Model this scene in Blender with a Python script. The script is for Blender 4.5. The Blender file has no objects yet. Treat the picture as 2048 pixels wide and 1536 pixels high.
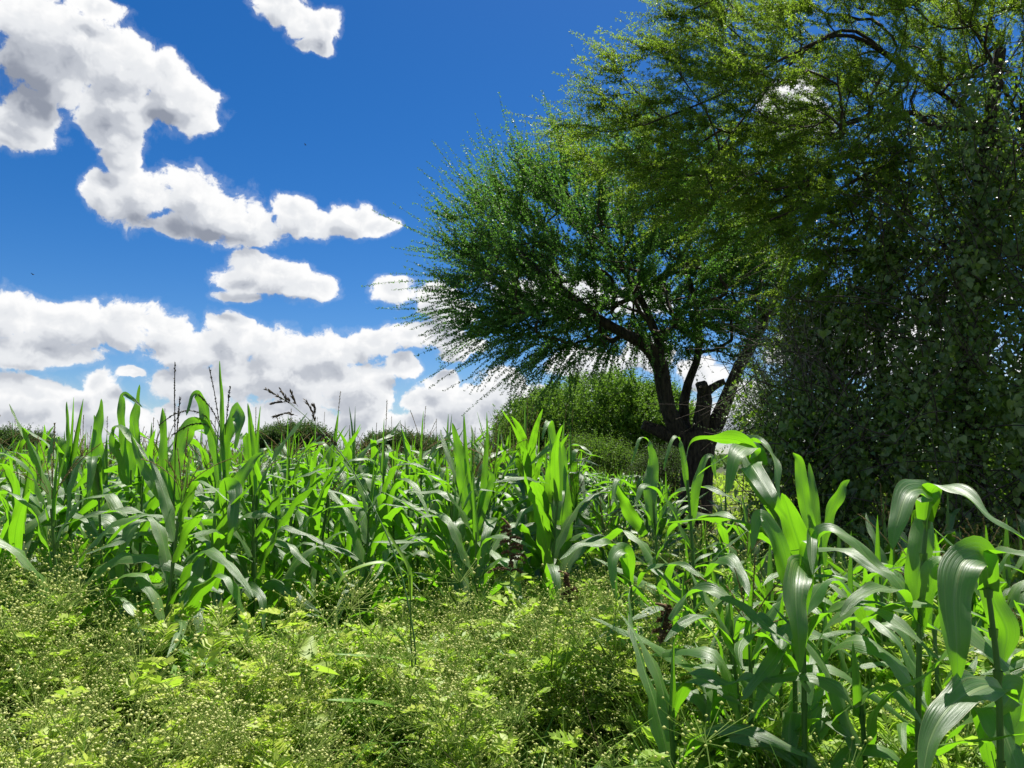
import bpy, math
import numpy as np
from mathutils import Vector

# ------------------------------------------------------------------ camera
F = 1490.0                      # focal length in pixels of a 2048 px wide frame
HZ = 910.0                      # image row of the horizon
PITCH = math.atan((HZ - 768) / F)
CAM = np.array([0.0, 0.0, 1.6])
scene = bpy.context.scene
col = scene.collection
cd = bpy.data.cameras.new('camera'); cam = bpy.data.objects.new('camera', cd); col.objects.link(cam)
cd.sensor_width = 36; cd.lens = 36 * F / 2048; cd.clip_start = 0.05; cd.clip_end = 20000
cam.location = CAM; cam.rotation_euler = (math.pi / 2 + PITCH, 0, 0)
scene.camera = cam
scene.view_settings.view_transform = 'Standard'; scene.view_settings.look = 'None'
scene.view_settings.gamma = 1; scene.view_settings.exposure = 1.0
scene.render.engine = 'CYCLES'
scene.cycles.max_bounces = 5; scene.cycles.transparent_max_bounces = 4
scene.cycles.transmission_bounces = 4; scene.cycles.diffuse_bounces = 2; scene.cycles.glossy_bounces = 1

SUN_EL = math.radians(67); SUN_AZ = math.radians(28)      # azimuth to the right of the view direction (+Y)

def ray(px, py):
    a = (px - 1024) / F; b = -(py - 768) / F
    c, s = math.cos(PITCH), math.sin(PITCH)
    return np.array([a, c - b * s, s + b * c])
def at(px, py, Y):
    d = ray(px, py); return CAM + d * (Y / d[1])
def azel(px, py):
    d = ray(px, py); return math.atan2(d[0], d[1]), math.atan2(d[2], math.hypot(d[0], d[1]))

# ------------------------------------------------------------------ world: Nishita sky + procedural cumulus in direction space
world = bpy.data.worlds.new('World'); scene.world = world; world.use_nodes = True
nt = world.node_tree; nt.nodes.clear()

# cloud masses: (px, py, rx, ry, weight)
CL = [
 (30,30,150,70),(150,80,120,75),(90,130,150,75),(250,140,95,75),(330,150,52,50),(350,205,78,60),(240,210,100,60),(60,215,70,60),(30,250,90,48),(380,235,45,32),
 (236,275,50,36),(240,312,34,30),(200,15,60,25),
 (212,388,56,46),(290,392,88,54),(390,395,85,62),(440,425,95,55),(500,450,80,42),(585,425,48,38),(620,450,90,30),(705,440,52,40),(755,455,40,22),(345,450,60,24),
 (570,25,60,35),(615,50,55,38),(655,45,36,30),(625,92,38,16),(560,0,50,30),
 (490,560,60,30),(560,568,95,32),(480,592,45,16),(505,528,40,26),(620,575,55,24),(560,545,60,26),
 (787,582,46,28),(875,598,46,34),(915,625,55,28),
 (750,680,62,32),(820,672,52,30),(880,665,60,26),(925,690,50,22),(808,728,38,20),(905,708,38,18),
 (10,630,90,48),(130,650,110,48),(240,645,110,48),(330,655,60,36),(60,700,100,38),(140,715,50,25),(360,700,80,38),
 (465,660,46,40),(430,700,110,42),(530,690,70,46),(620,710,80,42),(690,700,60,42),(560,760,160,60),(700,770,85,62),(730,810,70,40),(400,770,100,45),
 (185,765,36,28),(70,790,130,38),(200,805,80,38),(265,745,30,14),(60,840,160,50),(230,850,110,50),(400,850,160,55),(560,860,180,55),(740,860,120,45),
 (890,765,34,28),(850,805,62,24),(930,800,90,44),(1000,790,60,60),(860,850,110,40),(990,850,120,60),(1110,800,90,40),
 (1180,730,95,38),(1290,710,70,34),(1410,745,50,40),(1130,590,150,42),(1250,600,80,36),(1480,810,70,50),(1560,860,120,60),(1320,850,200,60),
 (1590,215,70,75),(1760,700,220,70),(1960,590,90,30),
]
EXTRA_AZEL = [(-75,30,14,6),(-100,18,20,7),(-130,40,18,9),(170,30,22,9),(130,22,20,8),(95,35,14,7),(70,16,18,6),(-160,15,20,6),(-60,12,14,5),(-85,8,30,4),(60,6,20,3),(110,7,30,4),(180,7,40,4)]

def N(tree, typ, **kw):
    n = tree.nodes.new(typ)
    for k, v in kw.items(): setattr(n, k, v)
    return n
def math_node(t, op, a, b=None, c=None, clamp=False):
    n = N(t, 'ShaderNodeMath', operation=op); n.use_clamp = clamp
    for i, v in enumerate((a, b, c)):
        if v is None: continue
        if isinstance(v, (int, float)): n.inputs[i].default_value = v
        else: t.links.new(v, n.inputs[i])
    return n.outputs[0]
def vmath(t, op, a, b=None, c=None):
    n = N(t, 'ShaderNodeVectorMath', operation=op)
    for i, v in enumerate((a, b, c)):
        if v is None: continue
        if isinstance(v, (tuple, list)): n.inputs[i].default_value = v
        else: t.links.new(v, n.inputs[i])
    return n
def maprange(t, v, a, b, c, d, smooth=False):
    n = N(t, 'ShaderNodeMapRange'); n.interpolation_type = 'SMOOTHSTEP' if smooth else 'LINEAR'
    t.links.new(v, n.inputs[0])
    for i, x in enumerate((a, b, c, d)): n.inputs[i + 1].default_value = x
    return n.outputs[0]

def px_blobs():
    out = []
    for (x, y, rx, ry) in CL:
        a, e = azel(x, y); a1, _ = azel(x - rx, y); a2, _ = azel(x + rx, y); _, e1 = azel(x, y + ry); _, e2 = azel(x, y - ry)
        out.append((a, e, (a2 - a1) / 2, (e2 - e1) / 2))
    for (a, e, ra, re) in EXTRA_AZEL: out.append(tuple(map(math.radians, (a, e, ra, re))))
    return out
def mass_group():
    """smooth union of the cloud masses; 1 at a centre, 0 at a rim"""
    g = bpy.data.node_groups.new('cloud_mass', 'ShaderNodeTree')
    g.interface.new_socket('Vector', in_out='INPUT', socket_type='NodeSocketVector')
    g.interface.new_socket('Density', in_out='OUTPUT', socket_type='NodeSocketFloat')
    gi = g.nodes.new('NodeGroupInput'); go = g.nodes.new('NodeGroupOutput'); p = gi.outputs[0]
    prev = None
    for (a, e, ra, re) in px_blobs():
        m = vmath(g, 'MULTIPLY_ADD', p, (1 / ra, 1 / re, 0), (-a / ra, -e / re, 0))
        l = vmath(g, 'LENGTH', m.outputs[0]).outputs['Value']
        prev = l if prev is None else math_node(g, 'SMOOTH_MIN', prev, l, .25)
    g.links.new(math_node(g, 'MAXIMUM', math_node(g, 'SUBTRACT', 1.0, prev), -1.5), go.inputs[0])
    return g
G = mass_group()
tc = N(nt, 'ShaderNodeTexCoord')
sep = N(nt, 'ShaderNodeSeparateXYZ'); nt.links.new(tc.outputs['Generated'], sep.inputs[0])
az = math_node(nt, 'ARCTAN2', sep.outputs[0], sep.outputs[1])
hl = math_node(nt, 'SQRT', math_node(nt, 'ADD', math_node(nt, 'MULTIPLY', sep.outputs[0], sep.outputs[0]), math_node(nt, 'MULTIPLY', sep.outputs[1], sep.outputs[1])))
el = math_node(nt, 'ARCTAN2', sep.outputs[2], hl)
cmb = N(nt, 'ShaderNodeCombineXYZ'); nt.links.new(az, cmb.inputs[0]); nt.links.new(el, cmb.inputs[1])
w = N(nt, 'ShaderNodeTexNoise'); w.inputs['Scale'].default_value = 22; w.inputs['Detail'].default_value = 3
nt.links.new(cmb.outputs[0], w.inputs['Vector'])
wv = vmath(nt, 'SUBTRACT', w.outputs['Color'], (.5, .5, .5))
pw = vmath(nt, 'MULTIPLY_ADD', wv.outputs[0], (.030, .022, 0), cmb.outputs[0]).outputs[0]
def mass_at(off):
    n = N(nt, 'ShaderNodeGroup'); n.node_tree = G
    nt.links.new(pw if off is None else vmath(nt, 'ADD', pw, off).outputs[0], n.inputs[0]); return n.outputs[0]
def billow(off, det, vdet):
    """puffy detail: rounded bumps (inverted cell distance) on top of fractal noise, squashed vertically"""
    q = pw if off is None else vmath(nt, 'ADD', pw, off).outputs[0]
    n1 = N(nt, 'ShaderNodeTexNoise'); n1.inputs['Scale'].default_value = 17; n1.inputs['Detail'].default_value = det; n1.inputs['Roughness'].default_value = .63
    nt.links.new(q, n1.inputs['Vector'])
    v1 = N(nt, 'ShaderNodeTexVoronoi'); v1.feature = 'F1'; v1.inputs['Scale'].default_value = 26
    v1.inputs['Detail'].default_value = vdet; v1.inputs['Roughness'].default_value = .55; v1.inputs['Lacunarity'].default_value = 2.1; v1.normalize = True
    nt.links.new(q, v1.inputs['Vector'])
    a1 = math_node(nt, 'MULTIPLY', math_node(nt, 'SUBTRACT', n1.outputs[0], .5), 2.25)
    a2 = math_node(nt, 'MULTIPLY', math_node(nt, 'SUBTRACT', .36, v1.outputs['Distance']), 1.0)
    return a1, math_node(nt, 'ADD', a1, a2)
_, bil0 = billow(None, 8, 3)
_, bil1 = billow((.006, .012, 0), 4, 2)
M0 = mass_at(None); M2 = mass_at((.012, .026, 0))
D0 = math_node(nt, 'ADD', M0, bil0)
alpha = math_node(nt, 'MAXIMUM', maprange(nt, D0, -.02, .22, 0, 1, True), maprange(nt, D0, -.26, .08, 0, .13, True))
fade_low = maprange(nt, el, -.01, .02, 0.0, 1, False)
small = maprange(nt, math_node(nt, 'SUBTRACT', bil1, bil0), -.45, .42, 1, 0)
big = maprange(nt, math_node(nt, 'SUBTRACT', M2, math_node(nt, 'MULTIPLY', M0, .72)), -.40, .66, 1, 0)
thin = maprange(nt, D0, .1, .8, 1, 0)
light = math_node(nt, 'ADD', math_node(nt, 'MULTIPLY', small, .40), math_node(nt, 'MULTIPLY', big, .55))
light = math_node(nt, 'ADD', light, math_node(nt, 'MULTIPLY', thin, .30), clamp=True)
# thick, shaded cores of the nearest clouds
core = None
for (x, y, rx, ry) in [(0, 150, 150, 75), (70, 215, 70, 40), (330, 455, 110, 22), (430, 470, 60, 16), (560, 598, 90, 10), (330, 235, 60, 24)]:
    a_, e_ = azel(x, y); a1_, _ = azel(x - rx, y); a2_, _ = azel(x + rx, y); _, e1_ = azel(x, y + ry); _, e2_ = azel(x, y - ry); ra, re = (a2_ - a1_) / 2, (e2_ - e1_) / 2
    l_ = vmath(nt, 'LENGTH', vmath(nt, 'MULTIPLY_ADD', pw, (1 / ra, 1 / re, 0), (-a_ / ra, -e_ / re, 0)).outputs[0]).outputs['Value']
    core = l_ if core is None else math_node(nt, 'SMOOTH_MIN', core, l_, .3)
light = math_node(nt, 'SUBTRACT', light, maprange(nt, core, .2, 1.25, .42, 0, True), clamp=True)
ramp = N(nt, 'ShaderNodeValToRGB'); nt.links.new(light, ramp.inputs[0])
ramp.color_ramp.interpolation = 'EASE'
CB = .50
e = ramp.color_ramp.elements
e[0].position = .12; e[0].color = (.29 * CB, .32 * CB, .39 * CB, 1)
e[1].position = .95; e[1].color = (1.0 * CB, 1.0 * CB, 1.0 * CB, 1)
for pos, c in ((.42, (.54, .57, .63)), (.68, (.82, .84, .87)),):
    x = e.new(pos); x.color = (c[0] * CB, c[1] * CB, c[2] * CB, 1)
sky = N(nt, 'ShaderNodeTexSky'); sky.sky_type = 'NISHITA'; sky.sun_disc = False
sky.sun_elevation = SUN_EL; sky.sun_rotation = SUN_AZ; sky.altitude = 1200; sky.air_density = 1.0; sky.dust_density = .9; sky.ozone_density = 5.0
hs = N(nt, 'ShaderNodeHueSaturation'); hs.inputs['Saturation'].default_value = 1.35; hs.inputs['Value'].default_value = 1.12; hs.inputs['Hue'].default_value = .506
nt.links.new(sky.outputs[0], hs.inputs['Color'])
SKYS = 0.051
bg1 = N(nt, 'ShaderNodeBackground'); bg1.inputs[1].default_value = SKYS; nt.links.new(hs.outputs[0], bg1.inputs[0])
bg2 = N(nt, 'ShaderNodeBackground'); bg2.inputs[1].default_value = 1.0; nt.links.new(ramp.outputs[0], bg2.inputs[0])
mx = N(nt, 'ShaderNodeMixShader'); nt.links.new(math_node(nt, 'MULTIPLY', alpha, fade_low), mx.inputs[0])
nt.links.new(bg1.outputs[0], mx.inputs[1]); nt.links.new(bg2.outputs[0], mx.inputs[2])
out = N(nt, 'ShaderNodeOutputWorld'); nt.links.new(mx.outputs[0], out.inputs[0])
world.cycles.sampling_method = 'MANUAL'; world.cycles.sample_map_resolution = 512

# ------------------------------------------------------------------ sun
sl = bpy.data.lights.new('sun', 'SUN'); sl.energy = 5.0; sl.angle = math.radians(.53); sl.color = (1, .955, .88)
so = bpy.data.objects.new('sun', sl); col.objects.link(so)
sdir = Vector((math.sin(SUN_AZ) * math.cos(SUN_EL), math.cos(SUN_AZ) * math.cos(SUN_EL), math.sin(SUN_EL)))
so.rotation_euler = sdir.to_track_quat('Z', 'Y').to_euler(); so.location = (20, 20, 40)

# ------------------------------------------------------------------ mesh helpers
def nrm(v, axis=-1):
    l = np.linalg.norm(v, axis=axis, keepdims=True); return v / np.maximum(l, 1e-9)

class MB:
    """collects chunks of vertices / faces; 'lf' is (u, v, tint) per vertex"""
    def __init__(s): s.V = []; s.F = []; s.M = []; s.L = []; s.n = 0
    def add(s, V, F, mat=0, lf=None):
        V = np.asarray(V, dtype=np.float32).reshape(-1, 3); F = np.asarray(F, dtype=np.int32)
        if lf is None: lf = np.full((len(V), 3), .5, dtype=np.float32)
        s.V.append(V); s.F.append(F + s.n)
        s.M.append(np.full(len(F), mat, dtype=np.int32) if np.isscalar(mat) else np.asarray(mat, dtype=np.int32))
        s.L.append(np.asarray(lf, dtype=np.float32).reshape(-1, 3)); s.n += len(V)
    def data(s):
        return s.V, s.F
    def mesh(s, name, mats, smooth=True):
        me = bpy.data.meshes.new(name)
        V = np.concatenate(s.V); L = np.concatenate(s.L)
        me.vertices.add(len(V)); me.vertices.foreach_set('co', V.ravel())
        loops = np.concatenate([f.ravel() for f in s.F]).astype(np.int32)
        tot = np.concatenate([np.full(len(f), f.shape[1], dtype=np.int32) for f in s.F])
        start = np.concatenate([[0], np.cumsum(tot)[:-1]]).astype(np.int32)
        me.loops.add(len(loops)); me.loops.foreach_set('vertex_index', loops)
        me.polygons.add(len(tot)); me.polygons.foreach_set('loop_start', start); me.polygons.foreach_set('loop_total', tot)
        for m in mats: me.materials.append(m)
        me.polygons.foreach_set('material_index', np.concatenate(s.M))
        if smooth: me.polygons.foreach_set('use_smooth', np.ones(len(tot), dtype=bool))
        a = me.attributes.new('lf', 'FLOAT_VECTOR', 'POINT'); a.data.foreach_set('vector', L.ravel())
        me.update(calc_edges=True)
        return me
    def build(s, name, mats, parent=None, smooth=True):
        return link(name, s.mesh(name, mats, smooth), parent)

def link(name, me, parent=None):
    o = bpy.data.objects.new(name, me); col.objects.link(o)
    if parent: o.parent = parent
    return o
def tag(o, label=None, cat=None, group=None, kind=None):
    if label: o['label'] = label
    if cat: o['category'] = cat
    if group: o['group'] = group
    if kind: o['kind'] = kind
    return o
def empty(name, loc=(0, 0, 0), rz=0):
    o = bpy.data.objects.new(name, None); col.objects.link(o); o.empty_display_size = .1
    o.location = loc; o.rotation_euler = (0, 0, rz); return o
def copy_tree(o, parent=None):
    c = o.copy(); col.objects.link(c)
    if parent: c.parent = parent
    for ch in list(o.children): copy_tree(ch, c)
    return c

def frames_from_dir(T):
    """two unit vectors perpendicular to T (.., 3)"""
    up = np.zeros_like(T); up[..., 2] = 1
    m = np.abs(T[..., 2]) > .95; up[m] = (1, 0, 0)
    A = nrm(np.cross(T, up)); B = np.cross(A, T); return A, B
def tubes(mb, P, R, seg=4, mat=0, tint=None):
    """P (n,k,3) polylines, R (n,k) radii"""
    P = np.asarray(P, dtype=float); R = np.asarray(R, dtype=float)
    if P.ndim == 2: P = P[None]; R = R[None]
    n, k, _ = P.shape
    T = nrm(np.gradient(P, axis=1)); A, B = frames_from_dir(T)
    th = np.arange(seg) / seg * 2 * math.pi
    V = P[:, :, None] + R[:, :, None, None] * (A[:, :, None] * np.cos(th)[:, None] + B[:, :, None] * np.sin(th)[:, None])
    i = np.arange(n)[:, None, None] * (k * seg); j = np.arange(k - 1)[None, :, None] * seg; q = np.arange(seg)[None, None, :]
    q2 = (q + 1) % seg
    Fq = np.stack([i + j + q, i + j + q2, i + j + seg + q2, i + j + seg + q], axis=-1).reshape(-1, 4)
    lf = np.zeros((n, k, seg, 3)); lf[..., 0] = q / seg
    d = np.linalg.norm(np.diff(P, axis=1), axis=-1); s = np.concatenate([np.zeros((n, 1)), np.cumsum(d, axis=1)], axis=1)
    lf[..., 1] = s[:, :, None]
    lf[..., 2] = .5 if tint is None else np.asarray(tint).reshape(-1, 1, 1)
    mb.add(V.reshape(-1, 3), Fq, mat, lf.reshape(-1, 3))
def stamp(mb, TV, TF, X, Y, Z, pos, mat=0, tint=None, TL=None):
    """copies of a template (m,3) at pos (n,3), with axis vectors X,Y,Z (n,3) that carry the scale"""
    n, m = len(pos), len(TV)
    V = pos[:, None] + TV[None, :, 0:1] * X[:, None] + TV[None, :, 1:2] * Y[:, None] + TV[None, :, 2:3] * Z[:, None]
    Fq = (TF[None] + (np.arange(n) * m)[:, None, None]).reshape(-1, TF.shape[1])
    lf = np.zeros((n, m, 3))
    if TL is not None: lf[:, :, :] = TL[None]
    if tint is not None: lf[:, :, 2] = tint[:, None]
    mt = mat if np.isscalar(mat) else np.tile(mat, n)
    mb.add(V.reshape(-1, 3), Fq, mt, lf.reshape(-1, 3))

DIAMOND_V = np.array([[0, 0, 0], [.5, .45, .06], [0, 1, 0], [-.5, .45, .06]]); DIAMOND_F = np.array([[0, 1, 2, 3]])
DIAMOND_L = np.array([[.5, 0, 0], [1, .5, 0], [.5, 1, 0], [0, .5, 0]])
HEART_V = np.array([[0, 0, 0], [.30, -.12, .05], [.52, .22, .10], [.30, .65, .04], [0, 1, -.1], [-.30, .65, .04], [-.52, .22, .10], [-.30, -.12, .05], [0, .4, -.04]])
HEART_F = np.array([[0, 1, 2, 8], [8, 2, 3, 4], [0, 8, 6, 7], [8, 4, 5, 6]])
HEART_L = np.array([[.5, 0, 0], [.8, 0, 0], [1, .3, 0], [.8, .7, 0], [.5, 1, 0], [.2, .7, 0], [0, .3, 0], [.2, 0, 0], [.5, .5, 0]])
OCT_V = np.array([[1, 0, 0], [0, 1, 0], [-1, 0, 0], [0, -1, 0], [0, 0, .8], [0, 0, -.8]], dtype=float)
OCT_F = np.array([[0, 1, 4], [1, 2, 4], [2, 3, 4], [3, 0, 4], [1, 0, 5], [2, 1, 5], [3, 2, 5], [0, 3, 5]])
def leaves(mb, pos, axis, length, width, rng, mat=0, tint=None, TV=DIAMOND_V, TF=DIAMOND_F, TL=DIAMOND_L, normal=None, njit=1.0):
    n = len(pos); Y = nrm(axis)
    ref = rng.normal(size=(n, 3)) * njit
    if normal is not None: ref = ref + normal
    X = nrm(np.cross(Y, ref)); Z = np.cross(X, Y)
    stamp(mb, TV, TF, X * width[:, None], Y * length[:, None], Z * length[:, None], pos, mat, tint, TL)
def catmull(P, n):
    P = np.asarray(P, dtype=float)
    Q = np.vstack([2 * P[0] - P[1], P, 2 * P[-1] - P[-2]])
    ts = np.linspace(0, len(P) - 1, n); out = []
    for t in ts:
        i = min(int(t), len(P) - 2); u = t - i
        a, b, c, d = Q[i], Q[i + 1], Q[i + 2], Q[i + 3]
        out.append(.5 * (2 * b + (c - a) * u + (2 * a - 5 * b + 4 * c - d) * u * u + (3 * b - a - 3 * c + d) * u ** 3))
    return np.array(out)

# ------------------------------------------------------------------ materials
def newmat(name):
    m = bpy.data.materials.new(name); m.use_nodes = True; m.node_tree.nodes.clear(); return m, m.node_tree
def leaf_mat(name, c_dark, c_light, trans, trans_fac=.45, rough=.5, spec=.5, vein=0, objrand=0.0, noise_scale=6, sat=1.0, dry=None):
    m, t = newmat(name)
    att = N(t, 'ShaderNodeAttribute', attribute_name='lf')
    sp = N(t, 'ShaderNodeSeparateXYZ'); t.links.new(att.outputs['Vector'], sp.inputs[0])
    u, v, tint = sp.outputs
    geo = N(t, 'ShaderNodeTexCoord')
    no = N(t, 'ShaderNodeTexNoise'); no.inputs['Scale'].default_value = noise_scale; no.inputs['Detail'].default_value = 4
    t.links.new(geo.outputs['Object'], no.inputs['Vector'])
    f = math_node(t, 'ADD', math_node(t, 'MULTIPLY', tint, .75), math_node(t, 'MULTIPLY', math_node(t, 'SUBTRACT', no.outputs[0], .35), .8), clamp=True)
    if objrand:
        oi = N(t, 'ShaderNodeObjectInfo')
        f = math_node(t, 'ADD', f, math_node(t, 'MULTIPLY', math_node(t, 'SUBTRACT', oi.outputs['Random'], .5), objrand), clamp=True)
    mixc = N(t, 'ShaderNodeMix', data_type='RGBA'); t.links.new(f, mixc.inputs[0])
    mixc.inputs[6].default_value = (*c_dark, 1); mixc.inputs[7].default_value = (*c_light, 1)
    c = mixc.outputs[2]
    tr = N(t, 'ShaderNodeRGB'); tr.outputs[0].default_value = (*trans, 1); trc = tr.outputs[0]
    p = N(t, 'ShaderNodeBsdfPrincipled')
    if vein:
        # parallel veins across the blade and a pale midrib
        nv = N(t, 'ShaderNodeTexNoise'); nv.inputs['Scale'].default_value = 1.0; nv.inputs['Detail'].default_value = 2; nv.inputs['Roughness'].default_value = .6
        sv = vmath(t, 'MULTIPLY', att.outputs['Vector'], (vein * 1.6, 1.1, 13)); t.links.new(sv.outputs[0], nv.inputs['Vector'])
        w = maprange(t, nv.outputs[0], .36, .64, -1, 1)
        mid = math_node(t, 'ABSOLUTE', math_node(t, 'SUBTRACT', u, .5))
        mr = maprange(t, mid, .018, .05, 1, 0, True)
        st = maprange(t, w, -.2, 1, 0, .30)
        n2 = N(t, 'ShaderNodeTexNoise'); n2.inputs['Scale'].default_value = 1.0; n2.inputs['Detail'].default_value = 3
        sc = vmath(t, 'MULTIPLY', att.outputs['Vector'], (40, 2.2, 9)); t.links.new(sc.outputs[0], n2.inputs['Vector'])
        st = math_node(t, 'MULTIPLY', st, math_node(t, 'MULTIPLY', n2.outputs[0], 1.6))
        dk = N(t, 'ShaderNodeMix', data_type='RGBA', blend_type='MULTIPLY'); t.links.new(st, dk.inputs[0]); t.links.new(c, dk.inputs[6]); dk.inputs[7].default_value = (.45, .5, .45, 1)
        ml = N(t, 'ShaderNodeMix', data_type='RGBA'); t.links.new(mr, ml.inputs[0]); t.links.new(dk.outputs[2], ml.inputs[6]); ml.inputs[7].default_value = (.17, .27, .07, 1)
        c = ml.outputs[2]
        td = N(t, 'ShaderNodeMix', data_type='RGBA', blend_type='MULTIPLY'); t.links.new(st, td.inputs[0]); t.links.new(trc, td.inputs[6]); td.inputs[7].default_value = (.4, .6, .4, 1)
        tm = N(t, 'ShaderNodeMix', data_type='RGBA', blend_type='MULTIPLY'); t.links.new(mr, tm.inputs[0]); t.links.new(td.outputs[2], tm.inputs[6]); tm.inputs[7].default_value = (.7, .75, .7, 1)
        trc = tm.outputs[2]
        # dry, tattered brownish tips / patches
        dn = maprange(t, n2.outputs[0], .60, .68, 0, .8, True)
        dr = N(t, 'ShaderNodeMix', data_type='RGBA'); t.links.new(dn, dr.inputs[0]); t.links.new(c, dr.inputs[6]); dr.inputs[7].default_value = (.25, .26, .08, 1); c = dr.outputs[2]
        eg = maprange(t, math_node(t, 'ADD', mid, math_node(t, 'MULTIPLY', n2.outputs[0], .10)), .515, .55, 0, .7, True)
        de = N(t, 'ShaderNodeMix', data_type='RGBA'); t.links.new(eg, de.inputs[0]); t.links.new(c, de.inputs[6]); de.inputs[7].default_value = (.28, .24, .09, 1); c = de.outputs[2]
        sp2 = N(t, 'ShaderNodeTexVoronoi'); sp2.inputs['Scale'].default_value = 1.0; sv2 = vmath(t, 'MULTIPLY', att.outputs['Vector'], (7, 45, 31)); t.links.new(sv2.outputs[0], sp2.inputs['Vector'])
        sf = math_node(t, 'MULTIPLY', maprange(t, sp2.outputs['Distance'], .10, .05, 0, .8, True), maprange(t, no.outputs[0], .5, .6, 0, 1))
        ds = N(t, 'ShaderNodeMix', data_type='RGBA'); t.links.new(sf, ds.inputs[0]); t.links.new(c, ds.inputs[6]); ds.inputs[7].default_value = (.30, .28, .12, 1); c = ds.outputs[2]
        bp = N(t, 'ShaderNodeBump'); bp.inputs['Strength'].default_value = .45; bp.inputs['Distance'].default_value = .0016
        hb = math_node(t, 'ADD', math_node(t, 'MULTIPLY', w, .5), math_node(t, 'MULTIPLY', mr, -2)); hb = math_node(t, 'ADD', hb, math_node(t, 'MULTIPLY', n2.outputs[0], 1.5))
        t.links.new(hb, bp.inputs['Height']); t.links.new(bp.outputs[0], p.inputs['Normal'])
    if vein: p.inputs['Coat Weight'].default_value = .38; p.inputs['Coat Roughness'].default_value = .34; t.links.new(bp.outputs[0], p.inputs['Coat Normal'])
    t.links.new(c, p.inputs['Base Color']); p.inputs['Roughness'].default_value = rough; p.inputs['Specular IOR Level'].default_value = spec
    tb = N(t, 'ShaderNodeBsdfTranslucent'); t.links.new(trc, tb.inputs[0])
    ms = N(t, 'ShaderNodeMixShader'); ms.inputs[0].default_value = trans_fac
    t.links.new(p.outputs[0], ms.inputs[1]); t.links.new(tb.outputs[0], ms.inputs[2])
    o = N(t, 'ShaderNodeOutputMaterial'); t.links.new(ms.outputs[0], o.inputs[0])
    return m
def solid_mat(name, c1, c2, rough=.8, scale=8, bump=.3, stretch=(1, 1, 1), spec=.3, dist=.02):
    m, t = newmat(name)
    tcn = N(t, 'ShaderNodeTexCoord'); mp = N(t, 'ShaderNodeMapping'); mp.inputs['Scale'].default_value = stretch
    t.links.new(tcn.outputs['Object'], mp.inputs[0])
    no = N(t, 'ShaderNodeTexNoise'); no.inputs['Scale'].default_value = scale; no.inputs['Detail'].default_value = 8; no.inputs['Roughness'].default_value = .65
    t.links.new(mp.outputs[0], no.inputs['Vector'])
    f = maprange(t, no.outputs[0], .35, .65, 0, 1)
    mixc = N(t, 'ShaderNodeMix', data_type='RGBA'); t.links.new(f, mixc.inputs[0]); mixc.inputs[6].default_value = (*c1, 1); mixc.inputs[7].default_value = (*c2, 1)
    p = N(t, 'ShaderNodeBsdfPrincipled'); t.links.new(mixc.outputs[2], p.inputs['Base Color']); p.inputs['Roughness'].default_value = rough; p.inputs['Specular IOR Level'].default_value = spec
    if bump:
        b = N(t, 'ShaderNodeBump'); b.inputs['Strength'].default_value = bump; b.inputs['Distance'].default_value = dist; t.links.new(no.outputs[0], b.inputs['Height']); t.links.new(b.outputs[0], p.inputs['Normal'])
    o = N(t, 'ShaderNodeOutputMaterial'); t.links.new(p.outputs[0], o.inputs[0]); return m

M_corn = leaf_mat('maize_leaf', (.024, .082, .008), (.088, .19, .020), (.22, .56, .012), .45, .50, 1.0, vein=17, objrand=.5, noise_scale=5)
M_stalk = leaf_mat('maize_stalk', (.04, .13, .02), (.10, .20, .04), (.12, .3, .03), .15, .42, .5, objrand=.4)
M_tassel = leaf_mat('maize_tassel', (.10, .07, .03), (.30, .24, .10), (.3, .22, .08), .25, .7, .2, noise_scale=30)
M_tassel_dark = leaf_mat('maize_tassel_dark', (.02, .022, .02), (.08, .07, .04), (.1, .08, .04), .15, .7, .2, noise_scale=40)
M_acacia = leaf_mat('acacia_leaflets', (.05, .13, .03), (.13, .25, .05), (.16, .38, .04), .42, .5, .4, noise_scale=1.2)
M_acacia_y = leaf_mat('acacia_leaflets_sunny', (.07, .15, .012), (.19, .30, .03), (.29, .46, .03), .5, .5, .3, noise_scale=1.0)
M_acacia_far = leaf_mat('acacia_leaflets_far', (.07, .16, .02), (.17, .30, .035), (.22, .42, .03), .35, .55, .3, noise_scale=.6)
M_bush_far = leaf_mat('distant_bush_leaflets', (.03, .075, .018), (.085, .15, .03), (.12, .24, .03), .3, .6, .3, noise_scale=.5)
M_creeper = leaf_mat('creeper_leaf', (.045, .10, .014), (.25, .33, .08), (.24, .44, .03), .42, .36, .7, noise_scale=1.6)
M_creeper_lt = leaf_mat('creeper_leaf_pale', (.07, .11, .05), (.16, .22, .10), (.14, .26, .05), .3, .38, .5, noise_scale=2)
M_weed = leaf_mat('weed_leaf', (.09, .25, .03), (.48, .53, .08), (.42, .66, .05), .46, .5, .4, noise_scale=.9)
M_weed_stem = leaf_mat('weed_stem', (.17, .32, .05), (.36, .44, .10), (.3, .5, .08), .4, .55, .3)
M_flower = leaf_mat('weed_flower', (.44, .50, .13), (.70, .70, .30), (.55, .62, .16), .4, .7, .2)
M_grass = leaf_mat('grass_blade', (.08, .22, .02), (.24, .38, .04), (.28, .52, .04), .42, .42, .5, noise_scale=3)
M_drygrass = leaf_mat('dry_grass_head', (.03, .025, .02), (.16, .12, .07), (.1, .08, .05), .15, .7, .2, noise_scale=40)
M_bark = solid_mat('acacia_bark', (.016, .012, .009), (.11, .085, .06), .9, 7, 1.0, (3.2, 3.2, .7), dist=.09)
M_twig = solid_mat('twig_bark', (.03, .022, .015), (.09, .07, .05), .85, 12, .3)
M_deadtwig = solid_mat('bare_twig', (.16, .14, .11), (.30, .27, .22), .85, 12, .3)
M_seed = solid_mat('amaranth_seed', (.07, .040, .018), (.20, .12, .06), .85, 60, .5)
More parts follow.
